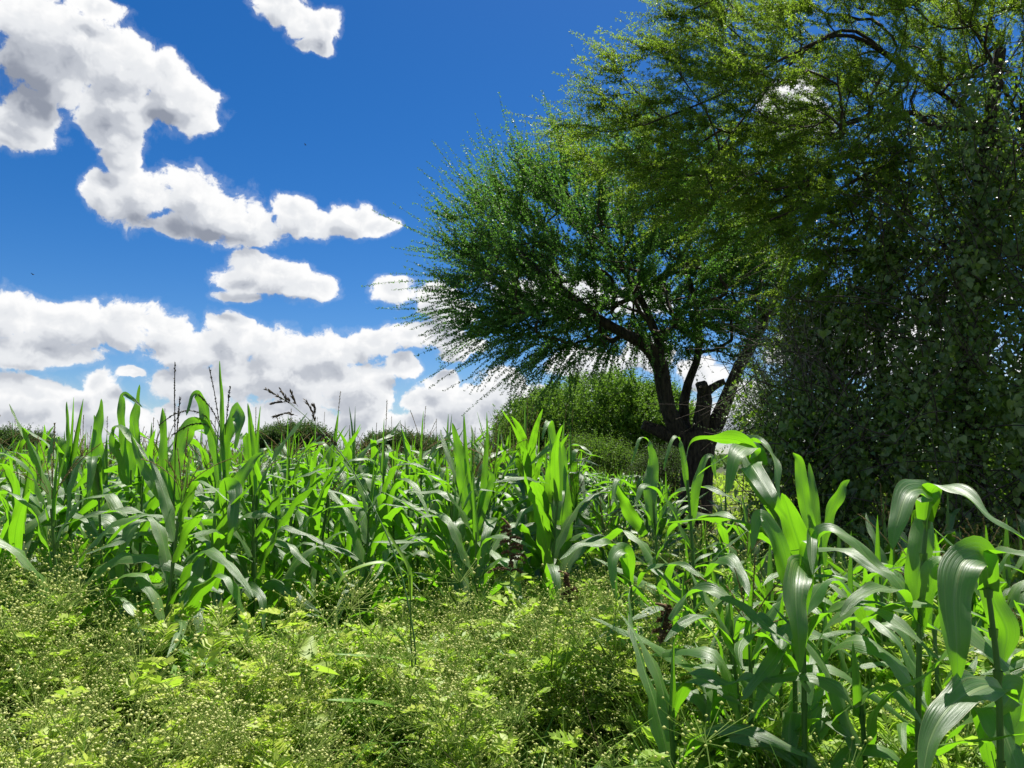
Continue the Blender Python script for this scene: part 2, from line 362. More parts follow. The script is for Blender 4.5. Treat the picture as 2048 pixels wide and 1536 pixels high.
M_drystalk = solid_mat('dry_stalk', (.05, .035, .02), (.20, .15, .08), .85, 12, .3)
M_soil = solid_mat('field_soil', (.022, .030, .010), (.06, .065, .025), .95, 1.5, .8)

# ------------------------------------------------------------------ ground
def ground():
    mb = MB(); rng = np.random.default_rng(5)
    nr, na = 60, 96
    r = np.concatenate([[.0], np.geomspace(.8, 6000, nr - 1)]); a = np.arange(na) / na * 2 * math.pi
    X = r[:, None] * np.cos(a); Y = r[:, None] * np.sin(a)
    Z = .03 * np.sin(X * 1.7 + 1) * np.cos(Y * 1.3) * (r[:, None] < 60)
    V = np.stack([X, Y, Z], -1).reshape(-1, 3)
    i = np.arange(nr - 1)[:, None] * na; j = np.arange(na)[None]; j2 = (j + 1) % na
    Fq = np.stack([i + j, i + na + j, i + na + j2, i + j2], -1).reshape(-1, 4)
    mb.add(V, Fq)
    tag(mb.build('ground', [M_soil]), kind='structure')
ground()

# ------------------------------------------------------------------ trees
def skeleton_tree(limbs, targets, rng, fork, step=.22, r_twig=.006, rpow=.42, cost_root=.0):
    """limbs: list of (points (k,3), r0, r1). Returns polylines + radii for limbs and for grown branches."""
    pos = []; par = []; dirs = []
    limb_nodes = []
    for P, r0, r1, free in limbs:
        idx = []
        for i, p in enumerate(P):
            pos.append(p); par.append(len(pos) - 2 if i else -1)
            d = P[min(i + 1, len(P) - 1)] - P[max(i - 1, 0)]; dirs.append(d / np.linalg.norm(d)); idx.append(len(pos) - 1)
        limb_nodes.append((idx, r0, r1, free))
    usable = np.zeros(60000, dtype=bool); pa = np.zeros((60000, 3)); da = np.zeros((60000, 3))
    n = len(pos); pa[:n] = pos; da[:n] = dirs
    for idx, r0, r1, free in limb_nodes:
        k = int(len(idx) * free); usable[idx[k:]] = True
    order = np.argsort(np.linalg.norm(targets - fork, axis=1))
    polys = []; pl = par
    cnt = np.zeros(60000); 
    for ti in order:
        t = targets[ti]
        v = t - pa[:n]; d = np.linalg.norm(v, axis=1)
        al = (v * da[:n]).sum(1) / np.maximum(d, 1e-6)
        c = d * (1.25 - .45 * al); c[~usable[:n]] = 1e9
        b = int(np.argmin(c)); L = d[b]
        if L < .12: continue
        k = max(2, int(L / step) + 1); s = np.linspace(0, 1, k + 1)
        p0 = pa[b]; m0 = nrm(da[b] * .6 + v[b] / L * .7) * L; m1 = v[b] * .9 + rng.normal(size=3) * .15 * L
        h = (2 * s ** 3 - 3 * s ** 2 + 1)[:, None] * p0 + (s ** 3 - 2 * s ** 2 + s)[:, None] * m0 + (-2 * s ** 3 + 3 * s ** 2)[:, None] * t + (s ** 3 - s ** 2)[:, None] * m1
        h[1:-1] += rng.normal(size=(k - 1, 3)) * .018
        ids = [b]
        for q in range(1, k + 1):
            if n >= 59990: break
            pa[n] = h[q]; dd = h[q] - h[q - 1]; da[n] = dd / max(np.linalg.norm(dd), 1e-6); usable[n] = True; pl.append(ids[-1]); ids.append(n); n += 1
        polys.append(ids)
    # descendant counts
    cnt = np.zeros(n)
    for ids in polys: cnt[ids[-1]] += 1
    for i in range(n - 1, -1, -1):
        if pl[i] >= 0: cnt[pl[i]] += cnt[i]
    rad = r_twig * np.maximum(cnt, 1) ** rpow
    return pa[:n], da[:n], polys, rad, limb_nodes, cnt

def knobbly(mb, P, R, seg, rng, amp=.1, mat=0):
    """a trunk or limb with uneven girth"""
    n = len(P); P = np.asarray(P); R = np.asarray(R)
    T = nrm(np.gradient(P, axis=0)); A, B = frames_from_dir(T)
    for i in range(1, n):
        if (A[i] * A[i - 1]).sum() < 0: A[i] *= -1; B[i] *= -1
    th = np.arange(seg) / seg * 2 * math.pi
    ph = rng.uniform(0, 6, 4)
    s = np.arange(n)[:, None] * .35
    w = 1 + amp * (np.sin(3 * th[None] + ph[0] + s) * .5 + np.sin(5 * th[None] + ph[1] - s * .6) * .35 + np.sin(2 * th[None] + ph[2] + s * 1.7) * .4) + rng.normal(size=(n, seg)) * amp * .15
    V = P[:, None] + (R[:, None] * w)[..., None] * (A[:, None] * np.cos(th)[None, :, None] + B[:, None] * np.sin(th)[None, :, None])
    V = np.concatenate([V.reshape(-1, 3), P[-1:], P[:1]])
    j = np.arange(n - 1)[:, None] * seg; q = np.arange(seg)[None]; q2 = (q + 1) % seg
    Fq = np.stack([j + q, j + q2, j + seg + q2, j + seg + q], -1).reshape(-1, 4)
    mb.add(V, Fq, mat)
    # end cap
    e = (n - 1) * seg; mb.add(np.concatenate([V[e:e + seg], P[-1:]]), np.array([[i, (i + 1) % seg, seg] for i in range(seg)]), mat)

def shoots(mb_twig, mb_leaf, P0, D, L, bend, rng, tuft_step=.035, per=3, leaf_len=.035, leaf_w=.018, r0=.004, bare=.0, mat=0, spread=.8, tint=None, K=6):
    """straightish shoots bearing little tufts of leaflets all along"""
    n = len(P0); s = np.linspace(0, 1, K)
    P = P0[:, None] + D[:, None] * (L[:, None] * s)[..., None] + bend[:, None] * (L[:, None] * s ** 2)[..., None]
    P[:, 1:] += rng.normal(size=(n, K - 1, 3)) * .010
    tubes(mb_twig, P, r0 * (1 - .75 * s)[None] * np.ones((n, 1)), 3)
    m = int(np.ceil(L.max() / tuft_step)); tt = (np.arange(m) + .5) / m
    tt = tt[None] + rng.uniform(-.4, .4, (n, m)) / m
    keep = rng.uniform(size=(n, m)) < (L / L.max())[:, None] * (1 - bare)
    Q = P0[:, None] + D[:, None] * (L[:, None] * tt)[..., None] + bend[:, None] * (L[:, None] * tt ** 2)[..., None]
    T = nrm(D[:, None] + 2 * bend[:, None] * tt[..., None])
    Q = Q[keep]; T = T[keep]
    st = (rng.uniform(size=n) if tint is None else tint)[:, None] * np.ones((1, m)); st = st[keep]
    size = (1 - .45 * tt[keep])
    Q = np.repeat(Q, per, 0); T = np.repeat(T, per, 0); st = np.repeat(st, per); size = np.repeat(size, per)
    rd = rng.normal(size=Q.shape); ax = nrm(T * .45 + nrm(rd) * spread)
    sc = rng.uniform(.6, 1.25, len(Q)) * size
    leaves(mb_leaf, Q + ax * .004, ax, leaf_len * sc, leaf_w * sc, rng, mat, np.clip(st + rng.normal(size=len(st)) * .12, 0, 1))

def inside_ellipsoids(n, E, rng, shell=.55):
    """n points in the union of ellipsoids (centre, radii), biased outwards"""
    out = []
    vol = np.array([r[0] * r[1] * r[2] for c, r in E]) ** .75; vol = vol / vol.sum()
    k = rng.choice(len(E), n, p=vol)
    d = nrm(rng.normal(size=(n, 3))); rr = rng.uniform(0, 1, n) ** (1 / 3.) ; rr = shell * rr ** .3 + (1 - shell) * rr
    C = np.array([c for c, r in E]); R = np.array([r for c, r in E])
    return C[k] + d * R[k] * rr[:, None]

def acacia(name, label, E, limbs, fork, rng, n_target, n_shoot, shoot_len, leafmat, group=None, leaf_len=.035, leaf_w=.017, tuft=.035, per=3,
           upbias=.25, droop_at=None, r_twig=.007, extra_targets=None, r0=.004, cat='tree', bare=0., fillE=0., jit=.42, stepk=.22, center=None, targets=None, bend_up=.12, twig_mat=None, rim=None):
    root = empty(name, (float(limbs[0][0][0][0]), float(limbs[0][0][0][1]), 0)); tag(root, label, cat, group)
    off = np.array(root.location)
    T = inside_ellipsoids(n_target, E, rng) if targets is None else targets
    if extra_targets is not None: T = np.vstack([T, extra_targets])
    T = T[T[:, 2] > .3]
    pa, da, polys, rad, ln, cnt = skeleton_tree(limbs, T, rng, fork, r_twig=r_twig, step=stepk)
    mt = MB()
    for k, (P, r0_, r1_, free) in enumerate(limbs):
        P = np.asarray(P); s = np.linspace(0, 1, len(P)); knobbly(mt, P - off, r0_ + (r1_ - r0_) * s ** .8, 14 if r0_ > .12 else 8, rng, .16)
    mt.build('trunk', [M_bark], root)
    mbh = MB()
    by = {}
    for ids in polys: by.setdefault(len(ids), []).append(ids)
    for k, L in by.items():
        A = np.array(L); R = rad[A].copy(); R[:, 0] = np.minimum(R[:, 0], R[:, 1] * 1.3)
        tubes(mbh, pa[A] - off, R, 5 if k > 3 else 4)
    mbh.build('branch', [twig_mat or M_twig], root)
    # shoots from grown nodes
    nl = sum(len(l[0]) for l in limbs)
    cand = np.arange(nl, len(pa)); w = 1 / (1 + cnt[cand]); w /= w.sum()
    pick = rng.choice(cand, n_shoot, p=w)
    C = np.array(center if center is not None else T.mean(0))
    P0 = pa[pick] + rng.normal(size=(n_shoot, 3)) * .03
    if fillE:
        k = int(n_shoot * fillE); P0[:k] = inside_ellipsoids(k, E, rng, .6); P0[:, 2] = np.maximum(P0[:, 2], .15)
    outw = nrm(P0 - C)
    up = np.array([0, 0, 1.])
    D = nrm(outw * .75 + da[pick] * .55 + rng.normal(size=(n_shoot, 3)) * jit + up * upbias)
    L = shoot_len * rng.uniform(.45, 1.15, n_shoot)
    low = np.clip((C[2] - P0[:, 2]) / 1.2, 0, 1)
    bend = up * (bend_up - .35 * low)[:, None] + rng.normal(size=(n_shoot, 3)) * .12
    if droop_at is not None: bend = bend + droop_at(P0)
    mw = MB(); ml = MB()
    shoots(mw, ml, P0 - off, D, L, bend, rng, tuft, per, leaf_len, leaf_w, r0, bare)
    if rim is not None:
        RP, RD, RL, RB = rim
        shoots(mw, ml, RP - off, RD, RL, RB, rng, .030, 4, leaf_len * .8, leaf_w * .9, r0 * 1.1, .05, 0, .9, None, 8)
    mw.build('twig', [twig_mat or M_twig], root)
    ml.build('foliage', [leafmat], root)
    return root, pa, da, cnt

def line(pts, n=12):
    return catmull(np.array([at(*p) if len(p) == 3 else p for p in pts]), n)

# --- the big acacia in the middle
def big_acacia():
    rng = np.random.default_rng(11); Y = 14.0
    def e(px, py, dy, rx, ry, rd): return (at(px, py, Y + dy), (rx / F * Y, rd, ry / F * Y))
    E = [e(1090, 470, 0, 190, 150, 2.2), e(1010, 560, -.5, 130, 130, 1.8), e(1240, 400, .3, 190, 130, 2.3), e(1360, 480, .6, 230, 150, 2.5), e(1180, 560, 0, 190, 110, 2.2),
         e(1090, 640, -.3, 120, 75, 1.5), e(1330, 590, .3, 200, 110, 2.0), e(1500, 420, 1, 190, 170, 2.4), e(1540, 580, 1, 130, 110, 2.0), e(1460, 660, .5, 100, 60, 1.4), e(1120, 390, 0, 120, 90, 1.6),
         e(960, 470, 0, 90, 90, 1.4), e(1060, 690, -.2, 70, 55, 1.1), e(1270, 640, .2, 150, 60, 1.6), e(1420, 590, .6, 120, 90, 1.6), e(940, 600, -.3, 60, 70, 1.0)]
    C0 = at(1290, 560, Y); E = [(C0 + (c - C0) * .93, tuple(v * .9 for v in rr)) for c, rr in E] + [e(1290, 670, .1, 130, 42, 1.2), e(1450, 630, .6, 110, 70, 1.4), e(1550, 690, .8, 70, 60, 1.0), e(1200, 660, -.3, 110, 50, 1.2)]
    base = at(1390, 1070, Y); base[2] = -.05
    trunk = line([(1392, 1160, Y), (1388, 1080, Y), (1394, 980, Y), (1398, 900, Y), (1390, 862, Y)], 14)
    trunk[0][2] = min(trunk[0][2], -.1)
    l1 = line([(1392, 905, Y), (1340, 830, Y), (1322, 740, Y - .1), (1290, 690, Y - .2), (1200, 640, Y - .4), (1110, 570, Y - .6), (1030, 500, Y - .6)], 22)
    l1b = line([(1322, 740, Y - .1), (1310, 660, Y + .3), (1260, 560, Y + .6), (1190, 470, Y + .9)], 14)
    l2 = line([(1392, 905, Y), (1368, 840, Y + .2), (1376, 770, Y + .4), (1398, 700, Y + .6), (1390, 600, Y + .8), (1350, 480, Y + .9)], 18)
    l3 = line([(1402, 905, Y), (1440, 830, Y), (1475, 740, Y), (1520, 660, Y), (1560, 560, Y + .2), (1570, 460, Y + .4)], 18)
    stump = line([(1396, 900, Y), (1404, 840, Y - .15), (1410, 800, Y - .2), (1406, 780, Y - .24), (1402, 768, Y - .3)], 9)
    stub = line([(1412, 785, Y - .2), (1432, 770, Y - .25), (1450, 762, Y - .3)], 4)
    low = line([(1380, 890, Y), (1330, 868, Y), (1285, 850, Y)], 6)
    limbs = [(trunk, .34, .28, 1.0), (l1, .20, .05, .3), (l1b, .11, .03, .2), (l2, .13, .04, .5), (l3, .18, .05, .4), (stump, .16, .11, 1.0), (stub, .09, .06, 1.0), (low, .17, .09, 1.0)]
    bd = catmull(np.array([(1330, 250, 0), (1230, 285, 0), (1110, 300, 0), (1010, 325, 0), (935, 380, 0), (885, 440, 0), (858, 510, 0), (850, 590, 0), (880, 655, 0), (940, 700, 0), (1010, 745, 0), (1080, 760, 0), (1150, 740, 0)]), 400)
    n = 300; q = bd[rng.integers(0, 400, n)]; k = rng.uniform(.10, .45, n)[:, None]; c2 = np.array([1230, 560, 0]); v = q - c2; q = q - v * k
    RP = np.array([at(a[0], a[1], Y + rng.normal() * .9) for a in q]); o2 = nrm(v[:, :2]); up_ = np.clip((620 - q[:, 1]) / 250, -1, 1)
    RD = nrm(np.stack([o2[:, 0] * .8, rng.normal(size=n) * .3, -o2[:, 1] * .55 + .40 * up_], -1) + rng.normal(size=(n, 3)) * .14); RL = rng.uniform(.7, 1.6, n)
    RB = np.stack([rng.normal(size=n) * .1, rng.normal(size=n) * .1, .22 * up_ - .10 + rng.normal(size=n) * .08], -1)
    def droop(P):
        # the left rim: fronds arch up above, hang below
        px = P[:, 0] / P[:, 1] * F + 1024; py = HZ - (P[:, 2] - 1.6) / P[:, 1] * F
        k = np.clip((py - 560) / 140, 0, 1) ; d = np.zeros_like(P); d[:, 2] = -.45 * k; return d
    return acacia('acacia_tree', 'large spreading acacia with forked dark trunk and sawn stump limb', E, limbs, at(1390, 862, Y), rng,
                  820, 6000, .90, M_acacia, leaf_len=.056, leaf_w=.036, tuft=.044, per=4, jit=.30, droop_at=droop, center=at(1270, 600, Y), upbias=.12, bend_up=.22, rim=(RP, RD, RL, RB))
big_acacia()

# --- acacia whose boughs reach in from the upper right, nearer to the camera
def near_acacia():
    rng = np.random.default_rng(21)
    def e(px, py, Y, rx, ry, rd): return (at(px, py, Y), (rx / F * Y, rd, ry / F * Y))
    E = [e(1400, 190, 8, 200, 90, 1.0), e(1330, 290, 8, 190, 70, .9), e(1480, 60, 8.5, 170, 110, 1.2), e(1600, 260, 8.5, 260, 180, 1.4), e(1750, 90, 8.8, 260, 160, 1.5), e(1920, 120, 9, 230, 200, 1.6),
         e(1420, 380, 8.2, 150, 90, .9), e(1580, -120, 9, 300, 150, 1.6), e(1900, -150, 9, 350, 150, 1.8), e(1560, 450, 8.6, 160, 80, 1.0), e(2150, 100, 9.2, 250, 350, 1.6), e(1950, 420, 9.6, 250, 150, 1.4)]
    E += [e(1640, 420, 8.8, 150, 140, .9), e(1700, 250, 8.8, 160, 160, 1.0), e(1560, 330, 8.5, 140, 110, .9), e(1660, 560, 8.9, 110, 110, .8), e(1740, 640, 8.6, 100, 100, .6), e(1850, 420, 8.4, 120, 120, .7)]
    T = inside_ellipsoids(1100, E, rng, .3)
    trunk = line([(2240, 1500, 9.6), (2230, 1100, 9.6), (2200, 800, 9.5), (2150, 560, 9.3), (2080, 380, 9.1)], 20)
    trunk[0][2] = -.1
    b1 = line([(2080, 380, 9.1), (1950, 240, 8.8), (1800, 130, 8.5), (1690, 70, 8.2), (1560, 120, 8), (1440, 190, 7.9), (1290, 250, 7.8)], 26)
    b2 = line([(1800, 130, 8.5), (1700, 60, 8.4), (1600, 110, 8.2), (1500, 220, 8.0), (1440, 300, 7.9), (1395, 350, 7.8)], 18)
    b3 = line([(2080, 380, 9.1), (2010, 180, 9), (1900, 0, 8.8), (1700, -80, 8.5), (1480, -20, 8.3), (1340, 40, 8.2)], 24)
    b4 = line([(2080, 380, 9.1), (1930, 330, 8.9), (1780, 330, 8.6), (1640, 400, 8.4), (1540, 440, 8.3)], 16)
    limbs = [(trunk, .22, .13, 1.0), (b1, .036, .008, .25), (b2, .022, .008, .2), (b3, .034, .008, .25), (b4, .035, .010, .25)]
    ext = np.array([at(x, y, 7.8) for x, y in [(1120, 285), (1200, 262), (1180, 170), (1230, 120), (1215, 210), (1300, 90), (1350, 30), (1150, 250), (1100, 292), (1290, 200), (1260, 300), (1350, 340), (1390, 420), (1310, 330), (1240, 330)]])
    def droop(P):
        d = np.zeros_like(P); d[:, 0] = -.2; d[:, 2] = -.05; return d
    acacia('acacia_tree', 'yellow-green thorny acacia whose long thin boughs reach in from the upper right corner', E, limbs, at(2080, 380, 9.1), rng,
           0, 9000, .50, M_acacia_y, leaf_len=.042, leaf_w=.013, tuft=.030, per=7, targets=np.vstack([T, ext]), center=at(2100, 400, 9.3), upbias=-.02, r_twig=.0042, r0=.0028, bend_up=.05, droop_at=droop, stepk=.2)
near_acacia()

# --- tree and thicket smothered in creeper on the right
def creeper_tree():
    rng = np.random.default_rng(31)
    root = empty('creeper_covered_tree', tuple(at(1900, 910, 8.2) * (1, 1, 0))); off = np.array(root.location)
    tag(root, 'dark thicket at the right edge smothered from ground to crown in creeper', 'tree')
    def e(px, py, Y, rx, ry, rd): return (at(px, py, Y), (rx / F * Y, rd, ry / F * Y))
    E = [e(1620, 900, 8.0, 110, 170, .8), e(1700, 760, 8.2, 120, 190, .9), e(1740, 560, 8.6, 110, 170, .9), e(1800, 900, 7.6, 150, 230, .9), e(1860, 640, 8.0, 140, 230, 1.0),
         e(1850, 400, 8.4, 130, 170, 1.0), e(1960, 880, 7.3, 150, 270, .9), e(2020, 560, 7.8, 130, 240, 1.0), e(2010, 260, 8.0, 120, 170, .9), e(2150, 700, 7.2, 150, 500, 1.2), e(1570, 1020, 8.2, 70, 80, .6), e(1760, 320, 8.8, 80, 110, .7),
         e(1530, 800, 8.8, 60, 90, .5), e(1600, 660, 9.0, 70, 120, .6), e(1640, 480, 9.2, 70, 120, .6), e(1900, 1080, 7.0, 200, 120, .8)]
    trunks = MB()
    for pts, r in (([(1960, 1400, 8.2), (1950, 1000, 8.2), (1930, 700, 8.3), (1960, 400, 8.4), (2000, 100, 8.4)], .16), ([(2060, 1400, 8), (2050, 1000, 8.0), (2070, 600, 8.1), (2050, 200, 8.2)], .14),
                   ([(1820, 1300, 8.4), (1810, 1000, 8.4), (1760, 700, 8.6), (1780, 450, 8.7)], .08)):
        P = line(pts, 18); P[0][2] = -.1; knobbly(trunks, P - off, np.linspace(r, r * .4, 18), 10, rng, .18)
    trunks.build('trunk', [M_bark], root)
    # tangled woody stems
    st = MB(); n = 1700
    P0 = inside_ellipsoids(n, E, rng, .2); D = nrm(rng.normal(size=(n, 3)) * (.7, .6, 1) + np.array([-.2, 0, .2])); L = rng.uniform(.4, 1.2, n)
    s = np.linspace(0, 1, 6); B = rng.normal(size=(n, 3)) * .3
    P = P0[:, None] + D[:, None] * (L[:, None] * s)[..., None] + B[:, None] * (L[:, None] * s ** 2)[..., None]
    ok = P[:, :, 2].min(1) > .0
    tubes(st, P[ok] - off, (rng.uniform(.002, .008, ok.sum())[:, None] * (1 - .5 * s)), 4)
    st.build('stem', [M_twig], root)
    bare = MB(); n = 110
    P0 = np.array([at(x, y, 8.0) for x, y in zip(rng.normal(1600, 60, n), rng.normal(690, 55, n))]); D = nrm(rng.normal(size=(n, 3)) + np.array([-.9, -.2, .3])); L = rng.uniform(.2, .7, n); B = rng.normal(size=(n, 3)) * .35
    P = P0[:, None] + D[:, None] * (L[:, None] * s)[..., None] + B[:, None] * (L[:, None] * s ** 2)[..., None]
    tubes(bare, P - off, .0035 * (1 - .6 * s)[None] * np.ones((n, 1)), 4); bare.build('bare_twig', [M_deadtwig], root)
    ml = MB()
    # hanging strands of creeper leaves: strands start on the shell and hang down with leaves shingled on them
    n = 2500
    S = inside_ellipsoids(n * 2, E, rng, .75)
    cl = np.sin(S[:, 0] * 5.3 + 1) * np.sin(S[:, 2] * 3.1 + S[:, 1] * 2) + .6 * np.sin(S[:, 0] * 11 + S[:, 2] * 4) + rng.normal(size=len(S)) * .35
    S = S[np.argsort(-cl)[:n]]; L = rng.uniform(.3, 1.1, n)
    m = 26; tt = np.linspace(0, 1, m)[None] + rng.uniform(-.02, .02, (n, m))
    wob = rng.normal(size=(n, 1, 3)) * (.16, .16, 0)
    Q = S[:, None] + np.stack([np.zeros_like(tt), np.zeros_like(tt), -tt * L[:, None]], -1) + wob * (tt ** 1.5)[..., None] + rng.normal(size=(n, m, 3)) * .035
    tn = np.repeat(rng.uniform(0, 1, n) ** 1.6, m) ; keep = rng.uniform(size=n * m) < np.repeat(L / 1.3, m)
    Q = Q.reshape(-1, 3)
    C = at(2000, 700, 9.0); C = np.array([C[0], C[1], 0]); outw = nrm((Q - C) * (1, 1, 0))
    keep &= (Q[:, 2] > .02)
    Q, tn, outw = Q[keep], tn[keep], outw[keep]
    k = len(Q); ax = nrm(np.array([0, 0, -1.]) + rng.normal(size=(k, 3)) * .55 + outw * .3); ln_ = rng.uniform(.7, 1.3, k) * (.028 + .045 * ((tn * 7.3) % 1))
    leaves(ml, Q - off, ax, ln_, ln_ * rng.uniform(.75, 1.0, k), rng, 0, np.clip(tn + rng.normal(size=k) * .15, 0, 1), HEART_V, HEART_F, HEART_L, normal=outw * 1.2 + np.array([0, 0, .6]), njit=.7)
    # loose filling leaves
    k = 12000; Q = inside_ellipsoids(k, E, rng, .1); Q = Q[Q[:, 2] > .02]; k = len(Q)
    ln_ = rng.uniform(.03, .06, k); leaves(ml, Q - off, rng.normal(size=(k, 3)), ln_, ln_ * .85, rng, 0, rng.uniform(0, .5, k), HEART_V, HEART_F, HEART_L)
    ml.build('foliage', [M_creeper], root)
    # paler shrubby fringe at the left foot of the thicket
    root2 = empty('thorn_bush', tuple(at(1600, 910, 9.2) * (1, 1, 0))); off = np.array(root2.location)
    tag(root2, 'pale grey-green straggly bush against the left side of the creeper thicket', 'bush')
    k = 12000; Q = np.stack([rng.uniform(2.6, 7.5, k), rng.uniform(8.3, 10.2, k), 2.4 * rng.uniform(0, 1, k) ** 1.3 + .03], -1); Q = Q[Q[:, 0] / Q[:, 1] * F + 1024 > 1600]; k = len(Q)
    mu = MB(); ln_ = rng.uniform(.05, .11, k); leaves(mu, Q, rng.normal(size=(k, 3)) + [0, 0, .3], ln_, ln_ * .75, rng, 0, rng.uniform(0, .6, k), HEART_V, HEART_F, HEART_L)
    tag(mu.build('undergrowth', [M_creeper]), 'tangled leafy undergrowth filling the foot of the creeper thicket', 'undergrowth', kind='stuff')
    E2 = [e(1600, 830, 9.2, 85, 120, .6), e(1660, 960, 8.8, 110, 110, .6), e(1540, 850, 9.6, 60, 70, .5), e(1650, 700, 9, 70, 90, .5)]
    n = 1500; P0 = inside_ellipsoids(n, E2, rng, .3); P0[:, 2] = np.maximum(P0[:, 2], .1); c = at(1680, 1000, 9.2); D = nrm(nrm(P0 - c) + rng.normal(size=(n, 3)) * .4 + np.array([-.15, 0, .2])); L = rng.uniform(.25, .7, n)
    mw = MB(); ml = MB(); shoots(mw, ml, P0 - off, D, L, rng.normal(size=(n, 3)) * .15 - np.array([0, 0, .15]), rng, .035, 2, .036, .022, .003, .1)
    st = MB(); n = 60; g0 = np.array([c[0], c[1], 0]) + rng.normal(size=(n, 3)) * (.25, .15, 0); e1 = inside_ellipsoids(n, E2, rng, .2); s = np.linspace(0, 1, 8)[:, None]
    P = g0[:, None] * (1 - s) + e1[:, None] * s + (s * (1 - s))[None] * rng.normal(size=(n, 1, 3)) * .5
    tubes(st, P - off, np.linspace(.018, .004, 8)[None] * np.ones((n, 1)), 5)
    st.build('stems', [M_twig], root2); mw.build('twig', [M_twig], root2); ml.build('foliage', [M_creeper_lt], root2)
creeper_tree()

# --- trees and bushes further off
def dome_tree(name, label, px, pybase, w, h, Y, mat, seed, n_shoot, shoot_len, leaf, cat='tree', trunk_h=.35, lean=0, top_flat=.6, tuft=.07, depth=None, group=None, r0=.006, trunk_r=.12):
    rng = np.random.default_rng(seed); b = at(px, HZ, Y); b[2] = 0
    W = w / F * Y / 2; top = 1.6 + (HZ - h) / F * Y; D = depth or W * .8
    zc = top * (trunk_h + 1) / 2; H = top * (1 - trunk_h) / 2
    E = [(b + [0, 0, zc], (W * .75, D * .8, H * .95)), (b + [-W * .4, 0, zc - H * .15], (W * .55, D * .6, H * .75)), (b + [W * .4, 0, zc - H * .1], (W * .55, D * .6, H * .8))]
    for q in range(9):
        a_ = rng.uniform(0, 6.28); u_ = rng.uniform(.1, .9); E.append((b + [math.cos(a_) * W * .72 * math.sqrt(1 - u_ * u_ * .7), math.sin(a_) * D * .7, zc + H * (u_ * 1.1 - .35)], (W * rng.uniform(.18, .34), D * .3, H * rng.uniform(.2, .36))))
    trunk = catmull([b + [0, 0, -.1], b + [lean * .2, 0, top * trunk_h * .6], b + [lean * .5, 0, top * trunk_h * 1.1], b + [lean, .1, zc]], 9)
    l2 = catmull([trunk[4], trunk[4] + [W * .25, .1, H * .7], trunk[4] + [W * .5, 0, H * 1.3]], 6)
    l3 = catmull([trunk[3], trunk[3] + [-W * .25, -.1, H * .7], trunk[3] + [-W * .5, 0, H * 1.2]], 6)
    return acacia(name, label, E, [(trunk, trunk_r, trunk_r * .4, .6), (l2, trunk_r * .6, trunk_r * .2, .4), (l3, trunk_r * .6, trunk_r * .2, .4)], trunk[4], rng, 260, n_shoot, shoot_len, mat, leaf_len=leaf, leaf_w=leaf * .6,
                  tuft=tuft, per=3, upbias=.15, jit=.8, center=b + [0, 0, zc - H * .9], r_twig=trunk_r * .07, r0=r0, cat=cat, stepk=.5, group=group, bend_up=.15, fillE=.75)
dome_tree('acacia_tree', 'round-crowned bright green acacia behind the left side of the big forked trunk', 1195, 960, 430, 752, 26, M_acacia_far, 41, 11000, .42, .10, tuft=.06, lean=.8, trunk_h=.24, trunk_r=.2)
dome_tree('acacia_bush', 'wispy pale acacia bush sloping down to the maize left of the round-crowned acacia', 1040, 960, 150, 835, 25, M_acacia_far, 42, 2200, .7, .06, cat='bush', trunk_h=.1)
dome_tree('acacia_bush', 'low olive-green bush in front of the round-crowned acacia', 1185, 960, 200, 880, 22, M_acacia_far, 43, 3000, .5, .06, cat='bush', trunk_h=.1, tuft=.06)
dome_tree('acacia_bush', 'small dull green bush just left of the big trunk at ground level', 1330, 960, 130, 900, 20, M_bush_far, 48, 900, .5, .05, cat='bush', trunk_h=.1, tuft=.06)
dome_tree('acacia_tree', 'distant flat-topped olive acacia behind the seeding grass stalk', 585, 930, 170, 854, 48, M_bush_far, 44, 3800, .7, .15, trunk_h=.35, tuft=.12, r0=.012)
dome_tree('acacia_tree', 'distant dark green acacia on the horizon between the maize rows at centre', 790, 930, 130, 868, 62, M_bush_far, 45, 3500, .8, .17, trunk_h=.3, tuft=.16, r0=.012)
dome_tree('acacia_tree', 'small distant acacia touching the right side of the dark one on the horizon', 850, 930, 80, 878, 64, M_bush_far, 46, 1800, .8, .17, trunk_h=.3, tuft=.16, r0=.012)
dome_tree('acacia_tree', 'distant dark acacia on the horizon at the left edge', 30, 930, 190, 864, 60, M_bush_far, 47, 3800, .8, .17, trunk_h=.25, tuft=.16, r0=.012)

def far_scrub():
    rng = np.random.default_rng(55); mb = MB(); n = 26000
    Y = rng.uniform(80, 260, n); X = Y * rng.uniform(-.85, .85, n); h = (.6 + 1.5 * rng.uniform(size=n) ** 3) * (1 + .5 * np.sin(X * .06) * np.sin(Y * .11 + 2))
    Q = np.stack([X, Y, h * rng.uniform(.2, 1, n)], -1); ln_ = rng.uniform(.5, 1.1, n)
    leaves(mb, Q, rng.normal(size=(n, 3)) + [0, 0, .6], ln_, ln_ * .5, rng, 0, rng.uniform(size=n))
    tag(mb.build('distant_scrub', [M_bush_far]), 'low green scrub along the horizon beyond the maize', 'scrub', kind='stuff')
far_scrub()

